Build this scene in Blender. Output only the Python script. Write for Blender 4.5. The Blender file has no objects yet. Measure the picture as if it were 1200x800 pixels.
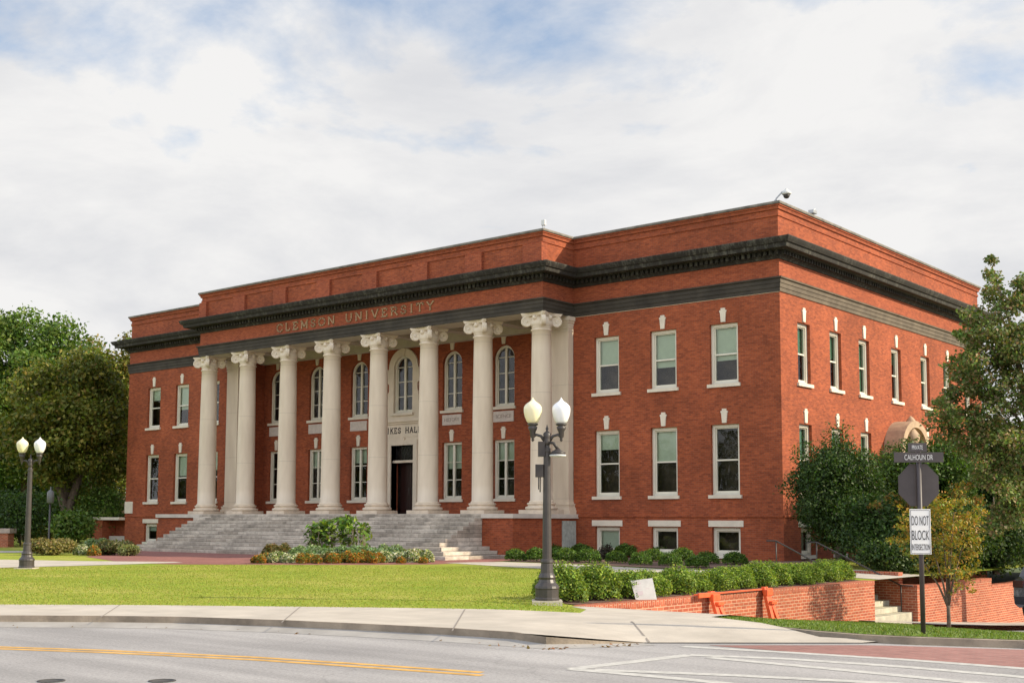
import bpy, bmesh, math, random
import numpy as np
from mathutils import Vector, Matrix
R = math.radians
random.seed(7); rng = np.random.default_rng(11)
S = bpy.context.scene
COL = S.collection
# ------------------------------------------------------------------ camera
CAM = Vector((21.6182, -42.2234, 1.5223)); YAW, PITCH, ROLL, FPX, V0 = -0.6902, 0.092, 0.0028, 1438.6784, 476.3955
fw = Vector((math.sin(YAW)*math.cos(PITCH), math.cos(YAW)*math.cos(PITCH), math.sin(PITCH)))
rt = Vector((math.cos(YAW), -math.sin(YAW), 0)); up = rt.cross(fw)
r2 = rt*math.cos(ROLL)+up*math.sin(ROLL); u2 = up*math.cos(ROLL)-rt*math.sin(ROLL)
cd = bpy.data.cameras.new('camera'); cam = bpy.data.objects.new('camera', cd); COL.objects.link(cam)
cam.matrix_world = Matrix(((r2.x, u2.x, -fw.x, CAM.x), (r2.y, u2.y, -fw.y, CAM.y), (r2.z, u2.z, -fw.z, CAM.z), (0, 0, 0, 1)))
cd.sensor_width = 36; cd.lens = FPX/1200*36; cd.shift_y = (V0-400)/1200; cd.clip_start = .1; cd.clip_end = 6000
S.camera = cam
# ------------------------------------------------------------------ light
SUN_EL, SUN_AZ = 29, 30          # degrees; azimuth from +x towards +y
S.world = bpy.data.worlds.new('World'); S.world.use_nodes = True
wt = S.world.node_tree; wt.nodes.clear()
def N(t, kind, **kw):
    n = t.nodes.new(kind)
    for k, v in kw.items():
        if k in ('inp',):
            for a, b in v.items(): n.inputs[a].default_value = b
        else: setattr(n, k, v)
    return n
def ramp(t, fac, stops):
    n = t.nodes.new('ShaderNodeValToRGB'); e = n.color_ramp.elements
    while len(e) < len(stops): e.new(.5)
    for i, (p, c) in enumerate(stops):
        e[i].position = p; e[i].color = (c, c, c, 1) if isinstance(c, (int, float)) else (*c, 1)
    t.links.new(fac, n.inputs[0]); return n.outputs[0]
sky = N(wt, 'ShaderNodeTexSky', sky_type='NISHITA', sun_disc=False, sun_elevation=R(SUN_EL), sun_rotation=R(90-SUN_AZ), altitude=200, air_density=1.3, dust_density=.8, ozone_density=4.0)
tc = N(wt, 'ShaderNodeTexCoord'); sp = N(wt, 'ShaderNodeSeparateXYZ'); wt.links.new(tc.outputs['Generated'], sp.inputs[0])
mz = N(wt, 'ShaderNodeMath', operation='MAXIMUM', inp={1: 0.0}); wt.links.new(sp.outputs[2], mz.inputs[0])
az = N(wt, 'ShaderNodeMath', operation='ADD', inp={1: .16}); wt.links.new(mz.outputs[0], az.inputs[0])
dx = N(wt, 'ShaderNodeMath', operation='DIVIDE'); dy = N(wt, 'ShaderNodeMath', operation='DIVIDE')
wt.links.new(sp.outputs[0], dx.inputs[0]); wt.links.new(az.outputs[0], dx.inputs[1]); wt.links.new(sp.outputs[1], dy.inputs[0]); wt.links.new(az.outputs[0], dy.inputs[1])
cb = N(wt, 'ShaderNodeCombineXYZ'); wt.links.new(dx.outputs[0], cb.inputs[0]); wt.links.new(dy.outputs[0], cb.inputs[1])
nA = N(wt, 'ShaderNodeTexNoise', inp={'Scale': 2.2, 'Detail': 9, 'Roughness': .58, 'Distortion': .25}); wt.links.new(cb.outputs[0], nA.inputs['Vector'])
nB = N(wt, 'ShaderNodeTexNoise', inp={'Scale': 1.5, 'Detail': 8, 'Roughness': .6, 'Distortion': .3}); wt.links.new(cb.outputs[0], nB.inputs['Vector'])
# cover: clouds thin out with height
hz = N(wt, 'ShaderNodeMapRange', inp={'From Min': .24, 'From Max': .40, 'To Min': .26, 'To Max': .0}); wt.links.new(sp.outputs[2], hz.inputs[0])
sm = N(wt, 'ShaderNodeMath', operation='ADD'); wt.links.new(nA.outputs[0], sm.inputs[0]); wt.links.new(hz.outputs[0], sm.inputs[1])
cover = ramp(wt, sm.outputs[0], [(.42, .22), (.60, 1)])
shade = ramp(wt, nB.outputs[0], [(.36, (4.1, 4.14, 4.28)), (.58, (5.1, 5.05, 5.0))])
mx = N(wt, 'ShaderNodeMixRGB'); wt.links.new(cover, mx.inputs[0]); wt.links.new(sky.outputs[0], mx.inputs[1]); wt.links.new(shade, mx.inputs[2])
# the unseen clouds behind the camera are brightened to lift the shaded front
gy = N(wt, 'ShaderNodeMapRange', inp={'From Min': .45, 'From Max': -.5, 'To Min': 1.0, 'To Max': 2.0}); gy.interpolation_type = 'SMOOTHSTEP'; wt.links.new(sp.outputs[1], gy.inputs[0])
gm2 = N(wt, 'ShaderNodeVectorMath', operation='SCALE'); wt.links.new(mx.outputs[0], gm2.inputs[0]); wt.links.new(gy.outputs[0], gm2.inputs['Scale'])
bg = N(wt, 'ShaderNodeBackground', inp={'Strength': .142}); wt.links.new(gm2.outputs[0], bg.inputs[0])
wo = N(wt, 'ShaderNodeOutputWorld'); wt.links.new(bg.outputs[0], wo.inputs[0])
sl = bpy.data.lights.new('sun', 'SUN'); sl.energy = 5.0; sl.angle = R(1.0); sl.color = (1, .87, .66)
sun = bpy.data.objects.new('sun', sl); COL.objects.link(sun)
sd = Vector((math.cos(R(SUN_AZ))*math.cos(R(SUN_EL)), math.sin(R(SUN_AZ))*math.cos(R(SUN_EL)), math.sin(R(SUN_EL))))
sun.rotation_euler = sd.to_track_quat('Z', 'Y').to_euler()
S.view_settings.view_transform = 'Standard'; S.view_settings.look = 'None'; S.view_settings.exposure = .32; S.view_settings.gamma = 1
S.render.engine = 'CYCLES'
# ------------------------------------------------------------------ survey helpers
def ray(u, v): return fw+r2*((u-600)/FPX)-u2*((v-V0)/FPX)
def at_z(u, v, z): d = ray(u, v); return CAM+d*((z-CAM.z)/d.z)
def at_depth(u, v, D): return CAM+ray(u, v)*D
HY = [-26, -23.6, -21.6, -19.2, -16.2, -10.3, -7.3, .95, 25]; HZ = [0, -.07, -.26, -.49, -.72, -1.14, -1.35, -1.88, -3]
def H(x, y):
    if x >= 7.75: return float(np.interp(y, HY, HZ))
    if x > 5.5 and y > -24.3: return -.085*(x-5.5)/2.25*min(1, (y+24.3)/1.0)
    return 0.0
# ------------------------------------------------------------------ materials
MATS = {}
def mat(name, col=(.5, .5, .5), rough=.7, metal=0, spec=.5, noise=0, nscale=3, bump=0, bscale=40, nrough=.6, coat=0):
    if name in MATS: return MATS[name]
    m = bpy.data.materials.new(name); m.use_nodes = True; t = m.node_tree; p = t.nodes['Principled BSDF']
    p.inputs['Roughness'].default_value = rough; p.inputs['Metallic'].default_value = metal; p.inputs['Base Color'].default_value = (*col, 1)
    p.inputs['Specular IOR Level'].default_value = spec; p.inputs['Coat Weight'].default_value = coat
    if noise or bump: tcn = N(t, 'ShaderNodeTexCoord')
    if noise:
        n = N(t, 'ShaderNodeTexNoise', inp={'Scale': nscale, 'Detail': 7, 'Roughness': nrough}); t.links.new(tcn.outputs['Object'], n.inputs['Vector'])
        a = tuple(max(0, c*(1-noise)) for c in col); b = tuple(c*(1+noise) for c in col)
        t.links.new(ramp(t, n.outputs[0], [(.3, a), (.7, b)]), p.inputs['Base Color'])
    if bump:
        n2 = N(t, 'ShaderNodeTexNoise', inp={'Scale': bscale, 'Detail': 4}); t.links.new(tcn.outputs['Object'], n2.inputs['Vector'])
        b = N(t, 'ShaderNodeBump', inp={'Strength': bump, 'Distance': .02}); t.links.new(n2.outputs[0], b.inputs['Height']); t.links.new(b.outputs[0], p.inputs['Normal'])
    MATS[name] = m; return m
def brick_mat(name, c1, c2, mortar, bw=.215, rh=.075, ms=.006, stain=.25, scale_noise=.35, vertical=False):
    m = bpy.data.materials.new(name); m.use_nodes = True; t = m.node_tree; p = t.nodes['Principled BSDF']; p.inputs['Roughness'].default_value = .85
    p.inputs['Specular IOR Level'].default_value = .25
    uv = N(t, 'ShaderNodeUVMap', uv_map='UVMap'); v = uv.outputs[0]
    if vertical:
        mp = N(t, 'ShaderNodeMapping'); mp.inputs['Rotation'].default_value = (0, 0, R(90)); t.links.new(v, mp.inputs[0]); v = mp.outputs[0]
    b = N(t, 'ShaderNodeTexBrick', inp={'Scale': 1, 'Brick Width': bw, 'Row Height': rh, 'Mortar Size': ms, 'Mortar Smooth': .3, 'Bias': -.1, 'Color1': (*c1, 1), 'Color2': (*c2, 1), 'Mortar': (*mortar, 1)})
    t.links.new(v, b.inputs['Vector'])
    n = N(t, 'ShaderNodeTexNoise', inp={'Scale': scale_noise, 'Detail': 8, 'Roughness': .65}); t.links.new(uv.outputs[0], n.inputs['Vector'])
    mpp = N(t, 'ShaderNodeMapping'); mpp.inputs['Scale'].default_value = (4.2, 10, 1); t.links.new(uv.outputs[0], mpp.inputs[0])
    n2 = N(t, 'ShaderNodeTexNoise', inp={'Scale': 1, 'Detail': 3, 'Roughness': .7}); t.links.new(mpp.outputs[0], n2.inputs['Vector'])
    f = ramp(t, n.outputs[0], [(.3, 1-stain), (.7, 1+stain*.6)]); f2 = ramp(t, n2.outputs[0], [(.3, .80), (.7, 1.20)])
    m1 = N(t, 'ShaderNodeMixRGB', blend_type='MULTIPLY', inp={0: 1}); t.links.new(b.outputs[0], m1.inputs[1]); t.links.new(f, m1.inputs[2])
    m2 = N(t, 'ShaderNodeMixRGB', blend_type='MULTIPLY', inp={0: 1}); t.links.new(m1.outputs[0], m2.inputs[1]); t.links.new(f2, m2.inputs[2])
    t.links.new(m2.outputs[0], p.inputs['Base Color'])
    bp = N(t, 'ShaderNodeBump', inp={'Strength': .5, 'Distance': .006}, invert=True); t.links.new(b.outputs[1], bp.inputs['Height']); t.links.new(bp.outputs[0], p.inputs['Normal'])
    MATS[name] = m; return m
BRICK = brick_mat('red_brick', (.37, .088, .033), (.235, .053, .023), (.28, .12, .07), stain=.32)
BRICKW = brick_mat('garden_brick', (.42, .115, .058), (.30, .07, .038), (.50, .30, .20), ms=.010, stain=.2)
SOLDIER = brick_mat('soldier_course', (.40, .10, .05), (.30, .065, .035), (.46, .27, .18), bw=.2, rh=.075, ms=.009, vertical=True)
PAVER = brick_mat('brick_paving', (.30, .125, .10), (.24, .095, .08), (.24, .14, .12), bw=.2, rh=.1, ms=.006, stain=.2)
XPAVER = brick_mat('crosswalk_brick', (.33, .165, .14), (.28, .14, .12), (.30, .19, .165), bw=.2, rh=.1, ms=.008, stain=.2)
STEP = brick_mat('step_granite', (.56, .49, .41), (.33, .28, .225), (.16, .13, .105), bw=1.45, rh=.166, ms=.008, stain=.5, scale_noise=1.1)
STONE = mat('limestone', (.70, .60, .47), .75, noise=.10, nscale=1.2, bump=.15, bscale=18)
CREAM = mat('cream_stone', (.70, .615, .49), .75, noise=.10, nscale=2, bump=.1, bscale=25)
WHITE = mat('window_paint', (.72, .67, .55), .45, noise=.03)
def streak_mat(name, dark, light, amt):
    m = mat(name, dark, .85); t = m.node_tree; p = t.nodes['Principled BSDF']; tcn = N(t, 'ShaderNodeTexCoord'); mp = N(t, 'ShaderNodeMapping'); mp.inputs['Scale'].default_value = (6.5, 6.5, .8); t.links.new(tcn.outputs['Object'], mp.inputs[0])
    n = N(t, 'ShaderNodeTexNoise', inp={'Scale': 1, 'Detail': 9, 'Roughness': .75}); t.links.new(mp.outputs[0], n.inputs['Vector']); n2 = N(t, 'ShaderNodeTexNoise', inp={'Scale': .5, 'Detail': 4}); t.links.new(tcn.outputs['Object'], n2.inputs['Vector'])
    f = N(t, 'ShaderNodeMath', operation='MULTIPLY'); t.links.new(ramp(t, n.outputs[0], [(.48, 0), (.66, 1)]), f.inputs[0]); t.links.new(ramp(t, n2.outputs[0], [(.42, .15), (.62, amt)]), f.inputs[1])
    x = N(t, 'ShaderNodeMixRGB', inp={1: (*dark, 1), 2: (*light, 1)}); t.links.new(f.outputs[0], x.inputs[0]); t.links.new(x.outputs[0], p.inputs['Base Color']); return m
DARKST = streak_mat('weathered_cornice', (.021, .018, .014), (.15, .145, .115), .8)
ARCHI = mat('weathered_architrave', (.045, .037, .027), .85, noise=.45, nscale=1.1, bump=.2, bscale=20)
COPE = mat('coping', (.17, .155, .13), .8, noise=.4, nscale=3)
GLASS = None
def glass_mat():
    m = bpy.data.materials.new('window_glass'); m.use_nodes = True; t = m.node_tree; t.nodes.clear()
    tr = N(t, 'ShaderNodeBsdfTransparent', inp={0: (.78, .86, .80, 1)}); gl = N(t, 'ShaderNodeBsdfGlossy', inp={0: (.95, .97, 1, 1), 1: .03})
    fr = N(t, 'ShaderNodeFresnel', inp={0: 1.5}); md = N(t, 'ShaderNodeMath', operation='MULTIPLY_ADD', inp={1: .8, 2: .0}); t.links.new(fr.outputs[0], md.inputs[0])
    tcn = N(t, 'ShaderNodeTexCoord'); n = N(t, 'ShaderNodeTexNoise', inp={'Scale': 1.7, 'Detail': 1}); t.links.new(tcn.outputs['Object'], n.inputs[0])
    b = N(t, 'ShaderNodeBump', inp={'Strength': .12, 'Distance': .05}); t.links.new(n.outputs[0], b.inputs['Height']); t.links.new(b.outputs[0], gl.inputs['Normal'])
    mi = N(t, 'ShaderNodeMixShader'); t.links.new(md.outputs[0], mi.inputs[0]); t.links.new(tr.outputs[0], mi.inputs[1]); t.links.new(gl.outputs[0], mi.inputs[2])
    o = N(t, 'ShaderNodeOutputMaterial'); t.links.new(mi.outputs[0], o.inputs[0]); MATS['window_glass'] = m; return m
GLASS = glass_mat()
BLIND = mat('blind', (.72, .74, .64), .8, noise=.06, nscale=3)
GREENBLIND = mat('green_blind', (.09, .24, .15), .7, noise=.2, nscale=2)
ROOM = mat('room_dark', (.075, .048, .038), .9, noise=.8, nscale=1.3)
BLACKM = mat('dark_paint', (.035, .028, .025), .5)
BRONZE = mat('bronze_paint', (.05, .042, .038), .42, spec=.5, noise=.2, nscale=8)
LETTER = mat('letter_bronze', (.36, .23, .11), .5, noise=.2, nscale=5)
CONC = mat('concrete', (.45, .40, .335), .9, noise=.17, nscale=1.1, bump=.25, bscale=60)
CURB = mat('curb_concrete', (.27, .22, .165), .9, noise=.4, nscale=1.8, bump=.4, bscale=30)
ROOF = mat('roof', (.15, .15, .15), .9)
MULCH = mat('mulch', (.13, .075, .055), .95, noise=.5, nscale=14, bump=1, bscale=40)
ORANGE = mat('orange_plastic', (.72, .10, .025), .55, noise=.18, nscale=9)
METAL = mat('galvanised', (.35, .36, .37), .4, metal=.6)
BARK = mat('bark', (.13, .095, .07), .9, noise=.4, nscale=9, bump=.8, bscale=16)
def foliage_mat():
    m = bpy.data.materials.new('foliage'); m.use_nodes = True; t = m.node_tree; p = t.nodes['Principled BSDF']
    a = N(t, 'ShaderNodeVertexColor', layer_name='Col'); p.inputs['Roughness'].default_value = .55; p.inputs['Specular IOR Level'].default_value = .35
    t.links.new(a.outputs[0], p.inputs['Base Color'])
    tr = N(t, 'ShaderNodeBsdfTranslucent'); hs = N(t, 'ShaderNodeMixRGB', blend_type='MULTIPLY', inp={0: 1, 2: (1.3, 1.35, .5, 1)}); t.links.new(a.outputs[0], hs.inputs[1]); t.links.new(hs.outputs[0], tr.inputs[0])
    mi = N(t, 'ShaderNodeMixShader', inp={0: .3}); t.links.new(p.outputs[0], mi.inputs[1]); t.links.new(tr.outputs[0], mi.inputs[2])
    t.links.new(mi.outputs[0], t.nodes['Material Output'].inputs[0]); MATS['foliage'] = m; return m
LEAF = foliage_mat()
def lawn_mat():
    m = bpy.data.materials.new('lawn_grass'); m.use_nodes = True; t = m.node_tree; p = t.nodes['Principled BSDF']; p.inputs['Roughness'].default_value = .9; p.inputs['Specular IOR Level'].default_value = .15
    tcn = N(t, 'ShaderNodeTexCoord')
    a = N(t, 'ShaderNodeTexNoise', inp={'Scale': .30, 'Detail': 7, 'Roughness': .68}); b = N(t, 'ShaderNodeTexNoise', inp={'Scale': 9, 'Detail': 6, 'Roughness': .75}); c = N(t, 'ShaderNodeTexNoise', inp={'Scale': 1.4, 'Detail': 8, 'Roughness': .7})
    for n in (a, b, c): t.links.new(tcn.outputs['Object'], n.inputs['Vector'])
    c1 = ramp(t, a.outputs[0], [(.32, (.20, .285, .027)), (.5, (.29, .32, .043)), (.68, (.42, .375, .095))])
    c2 = ramp(t, c.outputs[0], [(.3, .82), (.5, 1.0), (.75, 1.16)]); c3 = ramp(t, b.outputs[0], [(.3, .84), (.7, 1.16)])
    m1 = N(t, 'ShaderNodeMixRGB', blend_type='MULTIPLY', inp={0: 1}); m2 = N(t, 'ShaderNodeMixRGB', blend_type='MULTIPLY', inp={0: 1})
    t.links.new(c1, m1.inputs[1]); t.links.new(c2, m1.inputs[2]); t.links.new(m1.outputs[0], m2.inputs[1]); t.links.new(c3, m2.inputs[2]); t.links.new(m2.outputs[0], p.inputs['Base Color'])
    bb = N(t, 'ShaderNodeBump', inp={'Strength': .9, 'Distance': .05}); t.links.new(b.outputs[0], bb.inputs['Height']); t.links.new(bb.outputs[0], p.inputs['Normal'])
    return m
LAWN = lawn_mat()
VERGE = mat('verge_grass', (.12, .17, .022), .95, noise=.4, nscale=6, bump=.8, bscale=30)
def road_mat():
    m = bpy.data.materials.new('asphalt'); m.use_nodes = True; t = m.node_tree; p = t.nodes['Principled BSDF']; p.inputs['Roughness'].default_value = .85
    tcn = N(t, 'ShaderNodeTexCoord')
    a = N(t, 'ShaderNodeTexNoise', inp={'Scale': .35, 'Detail': 5}); b = N(t, 'ShaderNodeTexNoise', inp={'Scale': 26, 'Detail': 6, 'Roughness': .85})
    mp = N(t, 'ShaderNodeMapping'); mp.inputs['Rotation'].default_value = (0, 0, R(-22)); mp.inputs['Scale'].default_value = (.12, 1.5, 1); t.links.new(tcn.outputs['Object'], mp.inputs[0])
    c = N(t, 'ShaderNodeTexNoise', inp={'Scale': 1, 'Detail': 5}); t.links.new(mp.outputs[0], c.inputs['Vector'])
    for n in (a, b): t.links.new(tcn.outputs['Object'], n.inputs['Vector'])
    c1 = ramp(t, a.outputs[0], [(.3, (.26, .247, .24)), (.7, (.345, .328, .316))]); c2 = ramp(t, b.outputs[0], [(.3, .62), (.7, 1.38)]); c3 = ramp(t, c.outputs[0], [(.35, .82), (.6, 1.08)])
    m1 = N(t, 'ShaderNodeMixRGB', blend_type='MULTIPLY', inp={0: 1}); m2 = N(t, 'ShaderNodeMixRGB', blend_type='MULTIPLY', inp={0: 1})
    t.links.new(c1, m1.inputs[1]); t.links.new(c2, m1.inputs[2]); t.links.new(m1.outputs[0], m2.inputs[1]); t.links.new(c3, m2.inputs[2])
    # cracks
    vo = N(t, 'ShaderNodeTexVoronoi', feature='DISTANCE_TO_EDGE', inp={'Scale': .35}); nd = N(t, 'ShaderNodeTexNoise', inp={'Scale': 1.2, 'Detail': 5}); t.links.new(tcn.outputs['Object'], nd.inputs['Vector'])
    mv = N(t, 'ShaderNodeMixRGB', inp={0: .35}); t.links.new(tcn.outputs['Object'], mv.inputs[1]); t.links.new(nd.outputs[1], mv.inputs[2]); t.links.new(mv.outputs[0], vo.inputs['Vector'])
    cr = ramp(t, vo.outputs[0], [(.0, .6), (.004, 1)]); m3 = N(t, 'ShaderNodeMixRGB', blend_type='MULTIPLY', inp={0: .4}); t.links.new(m2.outputs[0], m3.inputs[1]); t.links.new(cr, m3.inputs[2])
    t.links.new(m3.outputs[0], p.inputs['Base Color'])
    bb = N(t, 'ShaderNodeBump', inp={'Strength': .4, 'Distance': .01}); t.links.new(b.outputs[0], bb.inputs['Height']); t.links.new(bb.outputs[0], p.inputs['Normal'])
    return m
ROAD = road_mat()
def column_mat():
    m = bpy.data.materials.new('column_stone'); m.use_nodes = True; t = m.node_tree; p = t.nodes['Principled BSDF']; p.inputs['Roughness'].default_value = .75
    tcn = N(t, 'ShaderNodeTexCoord'); n = N(t, 'ShaderNodeTexNoise', inp={'Scale': .9, 'Detail': 7}); mp = N(t, 'ShaderNodeMapping'); mp.inputs['Scale'].default_value = (2.5, 2.5, .5)
    t.links.new(tcn.outputs['Object'], mp.inputs[0]); t.links.new(mp.outputs[0], n.inputs['Vector'])
    c = ramp(t, n.outputs[0], [(.3, (.61, .50, .375)), (.7, (.75, .635, .49))])
    s = N(t, 'ShaderNodeSeparateXYZ'); t.links.new(tcn.outputs['Object'], s.inputs[0])
    pp = N(t, 'ShaderNodeMath', operation='PINGPONG', inp={1: 1.22}); t.links.new(s.outputs[2], pp.inputs[0])
    j = ramp(t, pp.outputs[0], [(.0, .72), (.015, 1)]); mm = N(t, 'ShaderNodeMixRGB', blend_type='MULTIPLY', inp={0: 1}); t.links.new(c, mm.inputs[1]); t.links.new(j, mm.inputs[2]); t.links.new(mm.outputs[0], p.inputs['Base Color'])
    return m
COLM = column_mat()
# ------------------------------------------------------------------ mesh builder
class MB:
    def __init__(s): s.v = []; s.f = []; s.sm = []
    def face(s, pts, smooth=False):
        i = len(s.v); s.v += [tuple(p) for p in pts]; s.f.append(tuple(range(i, i+len(pts)))); s.sm.append(smooth)
    def box(s, x0, x1, y0, y1, z0, z1):
        i = len(s.v); s.v += [(x0, y0, z0), (x1, y0, z0), (x1, y1, z0), (x0, y1, z0), (x0, y0, z1), (x1, y0, z1), (x1, y1, z1), (x0, y1, z1)]
        for q in ((0, 3, 2, 1), (4, 5, 6, 7), (0, 1, 5, 4), (1, 2, 6, 5), (2, 3, 7, 6), (3, 0, 4, 7)): s.f.append(tuple(i+k for k in q)); s.sm.append(False)
    def hexa(s, p):
        i = len(s.v); s.v += [tuple(q) for q in p]
        for q in ((0, 3, 2, 1), (4, 5, 6, 7), (0, 1, 5, 4), (1, 2, 6, 5), (2, 3, 7, 6), (3, 0, 4, 7)): s.f.append(tuple(i+k for k in q)); s.sm.append(False)
    def lathe(s, c, prof, n=24, smooth=True, axis=None):
        c = Vector(c); i = len(s.v)
        A = Vector(axis).normalized() if axis else Vector((0, 0, 1)); q = Vector((0, 0, 1)).rotation_difference(A)
        for r, z in prof:
            for k in range(n): a = 2*math.pi*k/n; s.v.append(tuple(c+q@Vector((r*math.cos(a), r*math.sin(a), z))))
        for j in range(len(prof)-1):
            for k in range(n): s.f.append((i+j*n+k, i+j*n+(k+1) % n, i+(j+1)*n+(k+1) % n, i+(j+1)*n+k)); s.sm.append(smooth)
        s.f.append(tuple(i+k for k in range(n))[::-1]); s.sm.append(False); s.f.append(tuple(i+(len(prof)-1)*n+k for k in range(n))); s.sm.append(False)
    def tube(s, pts, rad, n=8, cap=True):
        pts = [Vector(p) for p in pts]; rad = rad if hasattr(rad, '__len__') else [rad]*len(pts); i = len(s.v); m = len(pts); ref = None
        for j, p in enumerate(pts):
            d = (pts[min(j+1, m-1)]-pts[max(j-1, 0)]).normalized()
            if ref is None: ref = d.orthogonal().normalized()
            ref = (ref-d*ref.dot(d)).normalized(); b = d.cross(ref)
            for k in range(n): a = 2*math.pi*k/n; s.v.append(tuple(p+(ref*math.cos(a)+b*math.sin(a))*rad[j]))
        for j in range(m-1):
            for k in range(n): s.f.append((i+j*n+k, i+j*n+(k+1) % n, i+(j+1)*n+(k+1) % n, i+(j+1)*n+k)); s.sm.append(True)
        if cap: s.f.append(tuple(i+k for k in range(n))[::-1]); s.sm.append(False); s.f.append(tuple(i+(m-1)*n+k for k in range(n))); s.sm.append(False)
    def build(s, name, m, parent=None, loc=None, bevel=0):
        me = bpy.data.meshes.new(name); me.from_pydata(s.v, [], s.f); me.polygons.foreach_set('use_smooth', s.sm)
        uvl = me.uv_layers.new(name='UVMap'); co = me.vertices
        for p in me.polygons:
            n = p.normal
            if abs(n.z) > .75: t1 = None
            else: l = math.hypot(n.x, n.y); t1 = (-n.y/l, n.x/l)
            if t1 and (t1[0] < -.01 or (abs(t1[0]) < .01 and t1[1] < 0)): t1 = (-t1[0], -t1[1])
            for li in p.loop_indices:
                c = co[me.loops[li].vertex_index].co
                uvl.data[li].uv = (c.x, c.y) if t1 is None else (c.x*t1[0]+c.y*t1[1], c.z)
        me.materials.append(m); o = bpy.data.objects.new(name, me); COL.objects.link(o)
        if parent is not None: o.parent = parent
        if loc is not None: o.location = loc
        if bevel:
            b = o.modifiers.new('bevel', 'BEVEL'); b.width = bevel; b.segments = 2; b.limit_method = 'ANGLE'
        return o
def tag(o, label=None, cat=None, group=None, kind=None):
    for k, v in (('label', label), ('category', cat), ('group', group), ('kind', kind)):
        if v: o[k] = v
    return o
def empty(name, loc, label, cat, group=None, rz=0):
    o = bpy.data.objects.new(name, None); COL.objects.link(o); o.location = loc; o.rotation_euler = (0, 0, rz); o.empty_display_size = .2
    return tag(o, label, cat, group)
def text_obj(name, txt, size, ext, m, mw, parent=None, align='CENTER', sx=1):
    c = bpy.data.curves.new(name, 'FONT'); c.body = txt; c.size = size; c.extrude = ext; c.align_x = align; c.align_y = 'CENTER'
    t = bpy.data.objects.new(name, c); COL.objects.link(t); bpy.context.view_layer.update()
    me = bpy.data.meshes.new_from_object(t); bpy.data.objects.remove(t); me.transform(Matrix.Diagonal((sx, 1, 1, 1))); me.transform(mw)
    me.materials.clear(); me.materials.append(m); o = bpy.data.objects.new(name, me); COL.objects.link(o)
    if parent is not None: o.parent = parent
    return o
# ------------------------------------------------------------------ ground
def sheet(name, poly, dz, m, kind='structure', label=None, cat=None, zf=None):
    bm = bmesh.new(); vs = [bm.verts.new((p[0], p[1], 0)) for p in poly]; bm.faces.new(vs)
    for y in HY: bmesh.ops.bisect_plane(bm, geom=bm.verts[:]+bm.edges[:]+bm.faces[:], plane_co=(0, y, 0), plane_no=(0, 1, 0))
    for x_ in (5.5, 7.75): bmesh.ops.bisect_plane(bm, geom=bm.verts[:]+bm.edges[:]+bm.faces[:], plane_co=(x_, 0, 0), plane_no=(1, 0, 0))
    for y_ in (-24.3, -23.3): bmesh.ops.bisect_plane(bm, geom=bm.verts[:]+bm.edges[:]+bm.faces[:], plane_co=(0, y_, 0), plane_no=(0, 1, 0))
    bmesh.ops.triangulate(bm, faces=bm.faces[:])
    for v in bm.verts: v.co.z = zf(v.co.x, v.co.y)+dz if zf else H(v.co.x, v.co.y)+dz
    bmesh.ops.recalc_face_normals(bm, faces=bm.faces[:])
    if sum(f.normal.z for f in bm.faces) < 0: bmesh.ops.reverse_faces(bm, faces=bm.faces[:])
    me = bpy.data.meshes.new(name); bm.to_mesh(me); bm.free(); uvl = me.uv_layers.new(name='UVMap')
    for l in me.loops: c = me.vertices[l.vertex_index].co; uvl.data[l.index].uv = (c.x, c.y)
    me.materials.append(m); o = bpy.data.objects.new(name, me); COL.objects.link(o); tag(o, label, cat, None, kind); return o
FARG = mat('far_ground', (.06, .09, .02), .95, noise=.4, nscale=.1)
gm = MB(); gm.face([(-3000, -3000, -3.6), (3000, -3000, -3.6), (3000, 3000, -3.6), (-3000, 3000, -3.6)]); gm.build('ground', FARG)['kind'] = 'structure'
def P0(u, v, z=0): p = at_z(u, v, z); return (p.x, p.y)
curb_line = [(-110, -104), (-60, -66), (-25, -48), (-8, -38.2)]+[P0(*q, 0) for q in ((0, 721.5), (120, 722), (210, 723), (330, 727), (430, 731.5), (530, 736.5), (600, 741), (640, 744))]+[P0(700, 748.5, -.07), P0(755, 752.4, -.14)]
lawn_edge = [(-110, -99), (-60, -62), (-25, -44.8), (-8, -35.6)]+[P0(*q, 0) for q in ((0, 708), (150, 708.5), (300, 710), (480, 712), (600, 714), (680, 717))]+[(8.6, -24.3)]
sheet('road', [(-120, -140), (90, -140), (90, 60), (9.7, 60), (9.7, -20), (-20, -20), (-120, -90)], -.15, ROAD)
LAWNPOLY = lawn_edge[:-1]+[(8.72, -24.45), (7.93, -23.62), (7.7, -23.61), (7.7, 90), (-160, 90), (-160, -99)]
sheet('lawn', LAWNPOLY, 0, LAWN)
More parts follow.
